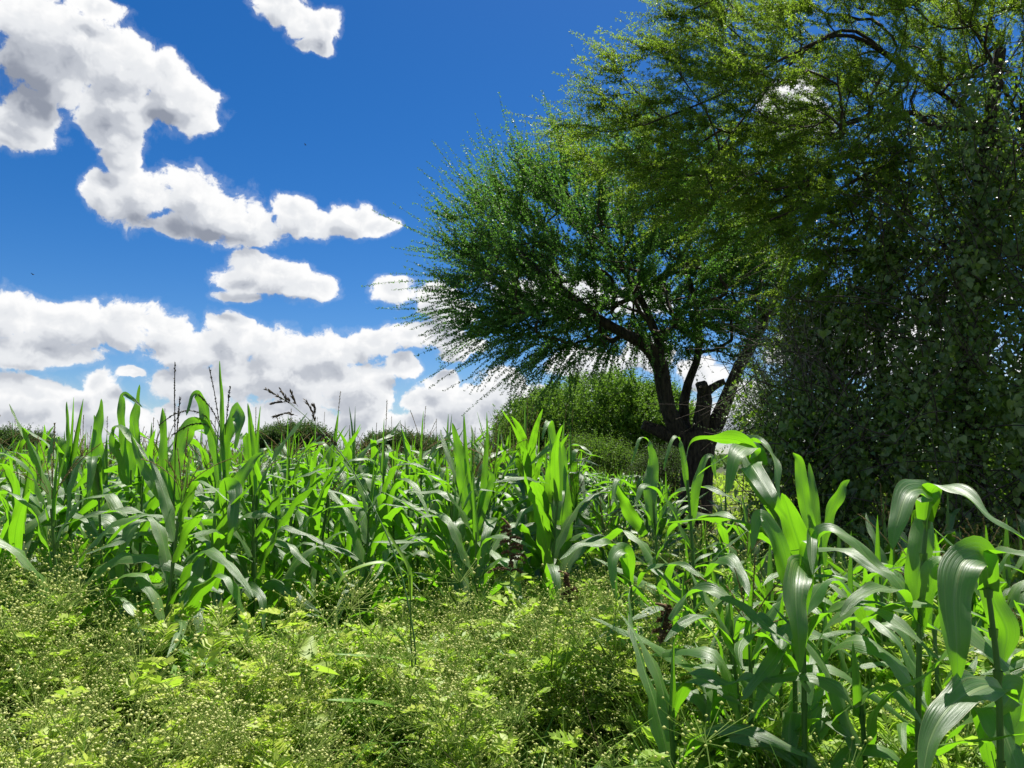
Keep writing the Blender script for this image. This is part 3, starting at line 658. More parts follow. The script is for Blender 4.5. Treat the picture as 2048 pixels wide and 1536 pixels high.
# ------------------------------------------------------------------ maize
def ribbon(mb, P, S, W, fold=.30, ruffle=.012, rng=None, nu=4, mat=0, tint=.5, freq=34):
    """P (k,3) midrib, S (k,3) side vectors, W (k) half-widths; V-folded blade with wavy edges"""
    k = len(P); T = nrm(np.gradient(P, axis=0)); S = nrm(S - T * (S * T).sum(1, keepdims=True)); Nn = np.cross(S, T)
    u = np.linspace(-1, 1, nu + 1); d = np.concatenate([[0], np.cumsum(np.linalg.norm(np.diff(P, axis=0), axis=1))])
    p1, p2 = (rng.uniform(0, 6), rng.uniform(0, 6)) if rng is not None else (0, 2)
    env = np.clip(W / max(W.max(), 1e-6), 0, 1)
    z = np.zeros((k, nu + 1))
    for j, uu in enumerate(u):
        ph = p1 if uu < 0 else p2
        z[:, j] = abs(uu) * fold * W + ruffle * env * abs(uu) ** 2 * (np.sin(d * freq + ph) + .5 * np.sin(d * freq * .43 + ph * 2))
    V = P[:, None] + S[:, None] * (W[:, None] * u[None])[..., None] + Nn[:, None] * z[..., None]
    i = np.arange(k - 1)[:, None] * (nu + 1); j = np.arange(nu)[None]
    Fq = np.stack([i + j, i + j + 1, i + nu + 2 + j, i + nu + 1 + j], -1).reshape(-1, 4)
    lf = np.zeros((k, nu + 1, 3)); lf[..., 0] = (u + 1) / 2; lf[..., 1] = d[:, None]; lf[..., 2] = tint
    mb.add(V.reshape(-1, 3), Fq, mat, lf.reshape(-1, 3))
def wprof(t, W, base=.55, peak=.35):
    a = base + (1 - base) * np.sin(np.clip(t / peak, 0, 1) * math.pi / 2)
    b = np.clip((1 - t) / (1 - peak), 0, 1) ** .62
    return W * np.where(t < peak, a, b) + .0015
def corn_leaf(mb, z0, az, L, W, th0, bend, rng, k=16, nu=4, x0=(0, 0), kink=.45, sharp=.18, twist=.3, mat=0, tint=None):
    s = np.linspace(0, 1, k); th = th0 + bend / (1 + np.exp(-(s - kink) / sharp)) - bend / (1 + math.exp(kink / sharp))
    ds = L / (k - 1); r = np.concatenate([[0], np.cumsum(np.sin(th[:-1]) * ds)]); z = np.concatenate([[0], np.cumsum(np.cos(th[:-1]) * ds)])
    azs = az + rng.normal() * .35 * s ** 1.5
    P = np.stack([x0[0] + .008 * np.cos(az) + r * np.cos(azs), x0[1] + .008 * np.sin(az) + r * np.sin(azs), z0 + z], -1)
    T = nrm(np.gradient(P, axis=0)); side = np.stack([-np.sin(azs), np.cos(azs), 0 * azs], -1)
    Nn = np.cross(side, T); tw = rng.normal() * twist * s
    S = side * np.cos(tw)[:, None] + Nn * np.sin(tw)[:, None]
    ribbon(mb, P, S, wprof(s, W), .30, W * .34, rng, nu, mat, rng.uniform(.1, .9) if tint is None else tint)
def spear(mb, z0, L, r, rng, lean=.06, x0=(0, 0), mat=0):
    """rolled young leaf standing up from the whorl"""
    s = np.linspace(0, 1, 8); a = rng.uniform(0, 6.28); P = np.stack([x0[0] + np.cos(a) * lean * L * s ** 1.6, x0[1] + np.sin(a) * lean * L * s ** 1.6, z0 + L * s], -1)
    S = np.tile([np.cos(a + 1.2), np.sin(a + 1.2), 0], (8, 1)); W = r * (1 - s) ** .7 + .001
    ribbon(mb, P, S, W, .9, .002, rng, 4, mat, rng.uniform(.1, .6))
def tassel_mb(z0, L, rng, branches=8, x0=(0, 0), dark=False, spread=.5):
    mb = MB(); m = 0
    s = np.linspace(0, 1, 9)
    specs = [(0., L, 0)] + [(rng.uniform(.25, 1.) * spread * 1.5, L * rng.uniform(.45, .8), rng.uniform(0, 6.28)) for _ in range(branches)]
    for th, l, a in specs:
        start = rng.uniform(0, .25) * L if th else 0
        thh = th + s * th * .9
        r = np.cumsum(np.sin(thh)) / 9 * l; z = np.cumsum(np.cos(thh)) / 9 * l
        P = np.stack([x0[0] + r * np.cos(a), x0[1] + r * np.sin(a), z0 + start + z], -1)
        tubes(mb, P, np.full(9, .0022), 4)
        n = int(l / .008); tt = rng.uniform(.2 if th else .3, 1, n); idx = (tt * 8).astype(int).clip(0, 7); fr = tt * 8 - idx
        Q = P[idx] + (P[idx + 1] - P[idx]) * fr[:, None]; T = nrm(P[idx + 1] - P[idx])
        leaves(mb, Q, nrm(T + rng.normal(size=(n, 3)) * .45), rng.uniform(.008, .014, n), np.full(n, .0055), rng, 0, rng.uniform(size=n))
    return mb

def make_maize(rng, h=1.6, nl=9, L=.78, W=.047, near=True, tassel=0, spears=1, label='', droop=1.0, per_leaf=False, first=.18, plane=None, dark=False, k=16, nu=4, merged=False, upper_bend=None):
    root = None if merged else empty('maize_plant')
    top = h * .80
    st = MB(); z = np.linspace(-.05, top, 9); lean = rng.normal(size=2) * .03
    P = np.stack([lean[0] * (z / top) ** 2, lean[1] * (z / top) ** 2, z], -1)
    tubes(st, P, np.linspace(.015, .007, 9), 7 if near else 4)
    for q in range(nl):   # leaf sheath collars
        zz = top * (first + (1 - first) * (q + .5) / nl); i = min(int((zz + .05) / (top + .05) * 8), 7)
        tubes(st, np.array([P[i] * [1, 1, 0] + [0, 0, zz - .03], P[i] * [1, 1, 0] + [0, 0, zz + .004]]), np.array([.011, .0145]) * (1.1 - .3 * zz / top), 7 if near else 4)
    pl = rng.uniform(0, math.pi) if plane is None else plane
    parts = []
    fol = MB()
    for q in range(nl):
        f = (q + .5) / nl; z0 = top * (first + (1 - first) * f); x0 = lean * (z0 / top) ** 2
        a = pl + math.pi * (q % 2) + rng.normal() * .3
        l = L * (.75 + .6 * math.sin(math.pi * min(f * 1.05 + .12, 1))) * rng.uniform(.85, 1.1)
        w = W * (.75 + .35 * math.sin(math.pi * min(f + .2, 1))) * rng.uniform(.85, 1.1)
        th0 = math.radians(rng.uniform(18, 38) * (1.15 - .55 * f))
        bend = math.radians(rng.uniform(85, 150)) * droop * (1.15 - .35 * f)
        if upper_bend is not None and f > .6: bend *= upper_bend
        if rng.uniform() < .22 and f > .45: bend *= .25
        kink = rng.uniform(.3, .62); sharp = rng.choice([.05, .09, .16])
        mb = MB() if per_leaf else fol
        corn_leaf(mb, z0, a, l, w, th0, bend, rng, k, nu, x0, kink, sharp, .45)
        if per_leaf: parts.append(('leaf', mb))
    for q in range(spears):
        mb = MB() if per_leaf else fol
        spear(mb, top - .06, h - top + rng.uniform(-.02, .12) + .06, .016 if q else .022, rng, .05 + .15 * q, lean)
        if per_leaf: parts.append(('leaf', mb))
    ta = tassel_mb(top, h - top + .12, rng, tassel if tassel > 1 else 0, lean, dark) if tassel else None
    if merged: return st, fol, ta
    st.build('stalk', [M_stalk], root)
    if per_leaf:
        for nme, mb in parts: mb.build(nme, [M_corn], root)
    else: fol.build('foliage', [M_corn], root)
    if ta: ta.build('tassel', [M_tassel_dark if dark else M_tassel], root)
    return root

def hand_leaf(root, pts, w, face=(0, -.5, 1), tint=.5, k=30, peak=.35, base=.55, fold=.25, ruf=.36, seed=1, twist=0.):
    """blade through given world points; w = half width in m; face = which way its upper side looks"""
    rng = np.random.default_rng(seed); P = line(pts, k); w = w * .78; tint = tint * .8 + rng.uniform(0, .2)
    P[1:] += (np.sin(np.linspace(0, 9, k) + rng.uniform(0, 6))[:, None] * rng.normal(size=3) * .0025)[1:]
    off = np.array(root.location); T = nrm(np.gradient(P, axis=0)); s = np.linspace(0, 1, k)
    Fc = nrm(np.tile(np.array(face, dtype=float), (k, 1))); S = nrm(np.cross(T, Fc))
    for i in range(1, k):
        if (S[i] * S[i - 1]).sum() < 0: S[i] = -S[i]
    if twist:
        Nn = np.cross(S, T); a = twist * s; S = S * np.cos(a)[:, None] + Nn * np.sin(a)[:, None]
    mb = MB(); ribbon(mb, P - off, S, wprof(s, w, base, peak), fold, w * ruf, rng, 6, 0, tint)
    return mb.build('leaf', [M_corn], root)
def hand_stalk(root, pts, r=.0105):
    P = line(pts, 12); P[0][2] = -.05; mb = MB(); tubes(mb, P - np.array(root.location), np.linspace(r, r * .55, 12), 8)
    for i in range(1, 11, 2): tubes(mb, np.array([P[i] - [0, 0, .015], P[i] + [0, 0, .01]]) - np.array(root.location), np.array([r * 1.0, r * 1.25]), 8)
    mb.build('stalk', [M_stalk], root)
def hero(label, px, Y, stalk_pts):
    b = at(px, HZ, Y); b[2] = 0; root = empty('maize_plant', tuple(b)); tag(root, label, 'maize plant'); 
    hand_stalk(root, [(px, HZ + 1.6 * F / Y, Y)] + [(x, y, Y) for x, y in stalk_pts]); return root

def fill_lower(root, z0, z1, n, L, W, seed, droop=1.0):
    """further leaves lower on a hand-placed plant"""
    rng = np.random.default_rng(seed); pl = rng.uniform(0, 3.14)
    for q in range(n):
        mb = MB(); z = z0 + (z1 - z0) * q / max(n - 1, 1)
        corn_leaf(mb, z, pl + math.pi * (q % 2) + rng.normal() * .4, L * rng.uniform(.8, 1.15), W * rng.uniform(.85, 1.1), math.radians(rng.uniform(20, 45)), math.radians(rng.uniform(70, 130)) * droop, rng, 18, 4, (0, 0), rng.uniform(.3, .55), rng.choice([.06, .1, .16]), .5)
        mb.build('leaf', [M_corn], root)

def right_heroes():
    UP = (0, -.35, 1); TOC = (0, -1, .35)
    r = hero('tall maize plant with bright green top blade flung out left across the thicket', 1590, 2.9, [(1588, 1250), (1560, 1050), (1505, 900)])
    hand_leaf(r, [(1512, 925, 2.9), (1490, 888, 2.88), (1440, 876, 2.85), (1385, 884, 2.8), (1368, 930, 2.75)], .040, (0, .6, 1), .7, seed=1, fold=.2)
    hand_leaf(r, [(1520, 930, 2.9), (1500, 893, 2.85), (1472, 915, 2.75), (1455, 985, 2.7)], .052, (-.4, -1, .7), .35, seed=2, peak=.4)
    hand_leaf(r, [(1530, 960, 2.9), (1498, 897, 2.95), (1530, 890, 2.9), (1552, 940, 2.8), (1560, 1010, 2.75)], .050, (.8, -.8, .4), .5, seed=3)
    hand_leaf(r, [(1560, 1040, 2.9), (1500, 930, 2.8), (1540, 990, 2.6), (1575, 1040, 2.6)], .045, (-.5, -1, .3), .2, seed=4)
    hand_leaf(r, [(1506, 960, 2.9), (1480, 910, 3.0), (1430, 925, 3.1), (1392, 955, 3.2)], .022, (0, -.6, 1), .2, seed=5)
    hand_leaf(r, [(1588, 1240, 2.9), (1600, 1120, 2.9), (1585, 1040, 2.85), (1560, 985, 2.8)], .06, (-.3, -1, 0), .15, seed=6, peak=.5)
    fill_lower(r, .35, 1.15, 6, .6, .04, 71)
    r = hero('maize plant with a wide striped blade folded down before the creeper thicket', 1835, 2.45, [(1838, 1300), (1848, 1100), (1860, 1000)])
    hand_leaf(r, [(1850, 1040, 2.45), (1856, 985, 2.42), (1815, 985, 2.36), (1797, 1040, 2.3), (1786, 1100, 2.28)], .052, (-.5, -1, .6), .35, seed=11, peak=.42)
    hand_leaf(r, [(1850, 1240, 2.5), (1838, 1140, 2.52), (1850, 1050, 2.56), (1868, 985, 2.6)], .056, (.25, 1, .2), .95, seed=12, peak=.45)
    hand_leaf(r, [(1850, 1060, 2.45), (1868, 978, 2.4), (1930, 990, 2.3), (1990, 1040, 2.2), (2060, 1090, 2.15)], .042, (.2, -.4, 1), .6, seed=13)
    hand_leaf(r, [(1838, 1250, 2.45), (1790, 1180, 2.4), (1720, 1190, 2.3), (1680, 1235, 2.25)], .035, UP, .5, seed=14)
    hand_leaf(r, [(1836, 1260, 2.45), (1870, 1130, 2.4), (1925, 1150, 2.35), (1985, 1220, 2.3)], .038, UP, .7, seed=15)
    fill_lower(r, .3, 1.05, 7, .6, .042, 72)
    r = hero('maize plant at the right edge with a pale shining blade hanging straight down', 2000, 2.15, [(2000, 1450), (1985, 1250), (1965, 1115)])
    hand_leaf(r, [(1975, 1180, 2.15), (1962, 1112, 2.1), (1927, 1128, 2.03), (1910, 1200, 1.99), (1908, 1290, 1.97), (1914, 1365, 1.97)], .058, (-.3, -1, .5), .3, seed=21, peak=.5)
    hand_leaf(r, [(1965, 1130, 2.15), (1985, 1106, 2.1), (2050, 1110, 2.0), (2130, 1150, 1.9)], .036, UP, .3, seed=22)
    hand_leaf(r, [(1968, 1100, 2.2), (1985, 1200, 2.25), (2015, 1270, 2.25), (2000, 1345, 2.25)], .046, (.2, 1, .2), 1.0, seed=23, peak=.6, base=.3)
    hand_leaf(r, [(2030, 1400, 2.1), (1975, 1372, 2.0), (1905, 1410, 1.9), (1860, 1480, 1.85), (1840, 1570, 1.8)], .052, (-.3, -.7, 1), .45, seed=24)
    hand_leaf(r, [(2000, 1420, 2.15), (2030, 1380, 2.2), (2045, 1430, 2.2), (2035, 1500, 2.2)], .05, (.2, 1, 0), .9, seed=25)
    fill_lower(r, .2, 1.0, 7, .55, .042, 73)
    r = hero('maize plant with one broad grey-green blade hanging towards the camera', 1610, 2.6, [(1608, 1350), (1604, 1240), (1596, 1150)])
    hand_leaf(r, [(1600, 1180, 2.6), (1598, 1132, 2.55), (1592, 1170, 2.42), (1594, 1250, 2.36), (1600, 1345, 2.36)], .054, (0, -1, .35), .35, seed=31, peak=.45)
    hand_leaf(r, [(1600, 1200, 2.6), (1640, 1075, 2.55), (1700, 1075, 2.5), (1750, 1130, 2.45), (1790, 1150, 2.4)], .044, UP, .5, seed=32)
    hand_leaf(r, [(1604, 1230, 2.6), (1615, 1100, 2.6), (1622, 1075, 2.55), (1625, 1150, 2.45)], .040, TOC, .4, seed=33)
    hand_leaf(r, [(1604, 1250, 2.6), (1540, 1060, 2.65), (1518, 1035, 2.65), (1500, 1100, 2.6)], .038, (0, -.8, .5), .6, seed=34)
    hand_leaf(r, [(1604, 1300, 2.6), (1650, 1230, 2.5), (1720, 1215, 2.4), (1800, 1250, 2.3), (1880, 1320, 2.2)], .036, UP, .6, seed=35)
    fill_lower(r, .25, .95, 6, .5, .04, 74)
    r = hero('low maize plant with a long wavy blade arching over the flowering weeds', 1480, 2.9, [(1478, 1450), (1470, 1330), (1462, 1240)])
    hand_leaf(r, [(1340, 1240, 2.8), (1375, 1192, 2.8), (1425, 1180, 2.75), (1475, 1212, 2.7), (1540, 1262, 2.6), (1600, 1300, 2.55)], .034, UP, .6, seed=41, ruf=.5, base=.3)
    hand_leaf(r, [(1470, 1300, 2.9), (1420, 1238, 2.85), (1370, 1245, 2.8), (1330, 1285, 2.75)], .036, UP, .25, seed=42)
    hand_leaf(r, [(1470, 1280, 2.9), (1500, 1230, 2.8), (1560, 1290, 2.6), (1500, 1375, 2.5), (1480, 1400, 2.5)], .036, UP, .5, seed=43, ruf=.4)
    hand_leaf(r, [(1360, 1352, 2.7), (1410, 1350, 2.65), (1465, 1368, 2.6), (1500, 1360, 2.55), (1560, 1400, 2.5)], .03, UP, .4, seed=44, ruf=.6)
    fill_lower(r, .3, .7, 3, .5, .036, 75)
    r = hero('maize plant before the big trunk with an arching bright green blade', 1310, 4.2, [(1316, 1250), (1314, 1120), (1306, 1000)])
    hand_leaf(r, [(1308, 1130, 4.2), (1345, 1060, 4.1), (1400, 1036, 4.0), (1450, 1030, 3.9), (1500, 1065, 3.8)], .055, UP, .7, seed=51)
    hand_leaf(r, [(1306, 1050, 4.2), (1300, 980, 4.25), (1306, 930, 4.3), (1306, 895, 4.3)], .05, (.2, 1, .1), .8, seed=52, peak=.5)
    hand_leaf(r, [(1310, 1060, 4.2), (1270, 990, 4.1), (1240, 960, 4.0), (1222, 1010, 3.9)], .040, (-.3, -.5, 1), .7, seed=53)
    hand_leaf(r, [(1310, 1080, 4.2), (1340, 1000, 4.1), (1390, 975, 4.0), (1440, 985, 3.9), (1490, 1010, 3.9)], .036, UP, .4, seed=54)
    hand_leaf(r, [(1290, 1070, 4.2), (1250, 1010, 4.1), (1228, 960, 4.0)], .045, (0, -1, .2), .2, seed=55)
    hand_leaf(r, [(1302, 930, 4.2), (1296, 882, 4.2), (1278, 880, 4.15), (1262, 930, 4.1)], .018, UP, .5, seed=56)
    fill_lower(r, .35, 1.0, 5, .6, .045, 76)
    r = hero('maize plant just left of the big trunk with thin drooping top leaf', 1385, 3.8, [(1390, 1250), (1385, 1100), (1375, 960)])
    hand_leaf(r, [(1378, 1000, 3.8), (1362, 890, 3.8), (1345, 880, 3.75), (1328, 940, 3.7)], .020, UP, .4, seed=57)
    hand_leaf(r, [(1380, 1060, 3.8), (1400, 950, 3.8), (1420, 915, 3.8), (1435, 960, 3.8)], .03, UP, .4, seed=58)
    hand_leaf(r, [(1382, 1100, 3.8), (1330, 1000, 3.75), (1290, 975, 3.7), (1268, 1010, 3.65)], .034, UP, .6, seed=59)
    fill_lower(r, .35, .95, 4, .6, .04, 77)
    r = hero('low maize plant with a shining striped blade turned over left towards the amaranth', 1265, 3.7, [(1268, 1300), (1262, 1180), (1250, 1100)])
    hand_leaf(r, [(1255, 1160, 3.7), (1225, 1095, 3.6), (1165, 1090, 3.5), (1120, 1120, 3.45)], .042, UP, .4, seed=61)
    hand_leaf(r, [(1258, 1170, 3.7), (1250, 1100, 3.6), (1225, 1120, 3.5), (1232, 1200, 3.45)], .045, TOC, .3, seed=62)
    hand_leaf(r, [(1262, 1200, 3.7), (1300, 1140, 3.6), (1360, 1130, 3.5), (1410, 1160, 3.4)], .035, UP, .7, seed=63)
    fill_lower(r, .25, .7, 4, .5, .04, 78)
    r = hero('maize plant between the thicket and the folded striped blade, narrow blades pointing up', 1650, 4.0, [(1648, 1250), (1640, 1150), (1630, 1080)])
    hand_leaf(r, [(1640, 1130, 4), (1612, 1020, 4.0), (1600, 930, 4.0), (1585, 905, 4.0)], .040, (-.3, -1, 0), .3, seed=64, peak=.5)
    hand_leaf(r, [(1642, 1130, 4), (1660, 1030, 4.0), (1680, 980, 4.0), (1700, 960, 4.0)], .040, (.3, -1, .2), .2, seed=65, peak=.5)
    hand_leaf(r, [(1640, 1120, 4), (1628, 1000, 4.05), (1618, 925, 4.1)], .030, (-.3, -1, 0), .3, seed=66, peak=.5)
    fill_lower(r, .4, .9, 4, .6, .042, 79)
right_heroes()

def left_heroes():
    UP = (0, -.35, 1); TOC = (0, -1, .35)
    Y = 4.6
    r = hero('tallest maize plant, at left, with dark tassels and a broad dark blade folded over', 440, Y, [(438, 1250), (440, 1080), (448, 940)])
    hand_leaf(r, [(450, 960, Y), (446, 870, Y), (444, 800, Y), (440, 722, Y)], .017, TOC, .3, seed=101, peak=.5, fold=.8)
    hand_leaf(r, [(452, 970, Y), (458, 880, Y + .02), (470, 822, Y + .02), (482, 845, Y - .1), (470, 900, Y - .15)], .062, (-.4, -1, .3), .05, seed=102, peak=.55)
    hand_leaf(r, [(440, 960, Y), (420, 860, Y), (400, 795, Y), (385, 795, Y), (373, 830, Y - .05)], .040, (-.4, -1, .5), .4, seed=103)
    hand_leaf(r, [(440, 1010, Y), (470, 990, Y - .1), (500, 930, Y - .1), (525, 905, Y - .1)], .052, (-.2, -1, .5), .1, seed=104, peak=.5)
    hand_leaf(r, [(440, 1080, Y), (450, 985, Y - .1), (472, 980, Y - .2), (466, 1040, Y - .3), (455, 1090, Y - .3)], .060, TOC, .1, seed=105)
    hand_leaf(r, [(438, 1250, Y), (475, 1180, Y - .1), (520, 1190, Y - .2), (528, 1260, Y - .3)], .05, UP, .1, seed=106)
    hand_leaf(r, [(440, 1150, Y), (400, 1120, Y - .2), (385, 1200, Y - .3), (375, 1250, Y - .35)], .05, UP, .3, seed=107)
    ta = MB(); rng = np.random.default_rng(9)
    for pts in ([(448, 900, Y), (436, 830, Y), (428, 780, Y), (418, 735, Y)], [(448, 880, Y), (430, 830, Y), (408, 800, Y - .05), (398, 790, Y - .08)], [(446, 890, Y), (420, 840, Y), (385, 822, Y), (350, 828, Y - .05), (318, 850, Y - .1)], [(450, 870, Y), (456, 810, Y), (460, 775, Y)], [(446, 890, Y), (415, 850, Y), (380, 850, Y), (345, 870, Y)]):
        P = line(pts, 14); tubes(ta, P - np.array(r.location), np.full(14, .0025), 4)
        n = 90; tt = rng.uniform(.25, 1, n) * 12.99; i = tt.astype(int); Q = P[i] + (P[i + 1] - P[i]) * (tt - i)[:, None]; T = nrm(P[i + 1] - P[i])
        leaves(ta, Q - np.array(r.location), nrm(T + rng.normal(size=(n, 3)) * .4), rng.uniform(.010, .017, n), np.full(n, .007), rng, 0, rng.uniform(size=n))
    ta.build('tassel', [M_tassel_dark], r)
    fill_lower(r, .4, 1.0, 3, .6, .055, 171)
    r = hero('maize plant at left with a thin black upright tassel spike', 350, Y, [(348, 1250), (346, 1080), (350, 950)])
    hand_leaf(r, [(350, 1000, Y), (352, 920, Y), (375, 855, Y), (408, 850, Y), (412, 870, Y)], .062, (.1, 1, .2), .6, seed=111, peak=.5)
    hand_leaf(r, [(350, 1010, Y), (330, 940, Y), (328, 860, Y), (326, 815, Y)], .032, TOC, .3, seed=112, peak=.5, fold=.6)
    hand_leaf(r, [(345, 1020, Y), (310, 970, Y - .1), (285, 930, Y - .1), (262, 870, Y - .1)], .045, (.3, -1, .3), .2, seed=113)
    hand_leaf(r, [(348, 1060, Y), (300, 1040, Y - .2), (262, 1060, Y - .3), (243, 1120, Y - .35), (238, 1200, Y - .35)], .058, (-.2, -.8, .8), .35, seed=114, peak=.45)
    hand_leaf(r, [(348, 1070, Y), (280, 1025, Y - .1), (200, 1028, Y - .2), (110, 1055, Y - .3)], .040, UP, .5, seed=115, ruf=.4)
    ta = MB()
    for pts in ([(350, 960, Y), (350, 860, Y), (349, 790, Y), (350, 725, Y)], [(351, 900, Y), (356, 840, Y), (360, 795, Y)]):
        P = line(pts, 14); tubes(ta, P - np.array(r.location), np.full(14, .003), 4)
        n = 110; tt = rng.uniform(.35, 1, n) * 12.99; i = tt.astype(int); Q = P[i] + (P[i + 1] - P[i]) * (tt - i)[:, None]; T = nrm(P[i + 1] - P[i])
        leaves(ta, Q - np.array(r.location), nrm(T + rng.normal(size=(n, 3)) * .3), rng.uniform(.010, .016, n), np.full(n, .008), rng, 0, rng.uniform(size=n))
    ta.build('tassel', [M_tassel_dark], r)
    fill_lower(r, .4, 1.0, 4, .6, .055, 172)
    r = hero('maize plant at left whose upright lit blade ends in a point against cloud', 265, 4.9, [(262, 1200), (262, 1050), (262, 940)])
    hand_leaf(r, [(262, 960, 4.9), (262, 890, 4.9), (270, 830, 4.9), (279, 768, 4.9)], .050, (.1, 1, .1), .7, seed=121, peak=.4)
    hand_leaf(r, [(258, 980, 4.9), (248, 900, 4.9), (244, 830, 4.9), (246, 790, 4.9), (262, 795, 4.85), (285, 815, 4.8)], .030, TOC, .1, seed=122)
    hand_leaf(r, [(258, 1000, 4.9), (230, 900, 4.8), (235, 850, 4.75), (262, 880, 4.65), (300, 925, 4.6)], .042, UP, .6, seed=123)
    hand_leaf(r, [(262, 1010, 4.9), (290, 950, 4.8), (320, 990, 4.6), (345, 1060, 4.5)], .045, UP, .6, seed=124)
    fill_lower(r, .5, 1.2, 5, .65, .055, 173)
    r = hero('maize plant at far left with a double dark blade folded over like a saddle', 205, 4.7, [(205, 1200), (200, 1050), (195, 940)])
    hand_leaf(r, [(198, 980, 4.7), (194, 925, 4.65), (165, 915, 4.55), (142, 960, 4.5), (132, 1040, 4.45)], .052, (-.3, -.8, .7), .2, seed=131, peak=.45)
    hand_leaf(r, [(196, 1000, 4.7), (190, 920, 4.65), (182, 925, 4.5), (178, 1000, 4.45)], .050, (.3, -1, .6), .2, seed=132)
    hand_leaf(r, [(200, 960, 4.7), (196, 900, 4.7), (200, 840, 4.7), (202, 797, 4.7)], .045, (.1, -1, .1), .1, seed=133)
    hand_leaf(r, [(200, 980, 4.7), (180, 920, 4.7), (190, 860, 4.7), (188, 830, 4.7)], .03, (.1, 1, .1), .5, seed=134)
    fill_lower(r, .4, 1.1, 5, .65, .055, 174)
    r = hero('slender maize plant at far left with a single rolled leaf pointing straight up', 140, 4.9, [(142, 1200), (140, 1050), (142, 940)])
    hand_leaf(r, [(143, 960, 4.9), (140, 900, 4.9), (137, 850, 4.9), (134, 803, 4.9)], .020, TOC, .3, seed=141, fold=.9)
    hand_leaf(r, [(142, 1000, 4.9), (128, 920, 4.9), (112, 875, 4.85), (95, 930, 4.8)], .050, UP, .7, seed=142)
    fill_lower(r, .4, 1.15, 6, .65, .05, 175)
    r = hero('maize plant right of the tallest one, with one long narrow pointed blade', 512, 5.0, [(510, 1250), (512, 1100), (514, 980)])
    hand_leaf(r, [(515, 1030, 5), (512, 940, 5), (506, 870, 5), (495, 808, 5)], .034, TOC, .15, seed=151, peak=.4, fold=.6)
    hand_leaf(r, [(512, 1010, 5), (500, 930, 5.0), (490, 872, 5.0), (480, 880, 4.95)], .045, (.1, 1, .1), .7, seed=152)
    hand_leaf(r, [(512, 1090, 5), (480, 1000, 4.9), (455, 985, 4.8), (440, 1040, 4.7)], .05, UP, .4, seed=153)
    fill_lower(r, .4, 1.1, 5, .65, .052, 176)
    r = hero('maize plant at centre with a big bright lance-shaped blade and spike beside it', 948, 5.2, [(950, 1250), (950, 1100), (952, 1010)])
    hand_leaf(r, [(948, 1060, 5.2), (928, 980, 5.2), (918, 900, 5.2), (904, 845, 5.2)], .058, (.1, 1, .1), .8, seed=161, peak=.4)
    hand_leaf(r, [(950, 1040, 5.2), (936, 950, 5.2), (930, 880, 5.2), (928, 828, 5.2)], .022, TOC, .2, seed=162, fold=.8)
    hand_leaf(r, [(952, 1050, 5.2), (968, 970, 5.2), (972, 910, 5.2), (972, 872, 5.2)], .030, TOC, .15, seed=163, fold=.6)
    hand_leaf(r, [(955, 1060, 5.2), (970, 990, 5.2), (985, 960, 5.2), (975, 940, 5.2)], .046, (.1, 1, .1), .7, seed=164)
    hand_leaf(r, [(948, 1090, 5.2), (935, 1042, 5.1), (912, 1055, 4.95), (900, 1110, 4.9)], .052, (-.2, -.8, .8), .35, seed=165, peak=.45)
    hand_leaf(r, [(955, 1090, 5.2), (985, 1040, 5.1), (972, 1070, 4.9), (958, 1140, 4.85)], .050, (0, -.9, .8), .35, seed=166, peak=.45)
    fill_lower(r, .4, 1.0, 5, .6, .05, 177)
    r = hero('maize plant whose topmost broad blade stands up against the round-crowned acacia', 1112, 5.4, [(1110, 1200), (1108, 1050), (1105, 940)])
    hand_leaf(r, [(1105, 960, 5.4), (1106, 890, 5.4), (1100, 845, 5.4), (1092, 850, 5.3), (1084, 880, 5.25)], .034, (-.3, -1, .5), .7, seed=167)
    hand_leaf(r, [(1116, 1050, 5.4), (1124, 960, 5.4), (1122, 905, 5.4), (1108, 890, 5.35), (1060, 930, 5.2)], .050, (.1, 1, .3), .8, seed=168)
    hand_leaf(r, [(1110, 1180, 5.4), (1128, 1100, 5.4), (1135, 1010, 5.4), (1128, 930, 5.4)], .052, TOC, .3, seed=169, peak=.5)
    hand_leaf(r, [(1108, 1060, 5.4), (1080, 1015, 5.3), (1050, 1022, 5.2), (1030, 1060, 5.1)], .045, UP, .3, seed=170)
    fill_lower(r, .4, 1.1, 5, .6, .05, 178)
left_heroes()

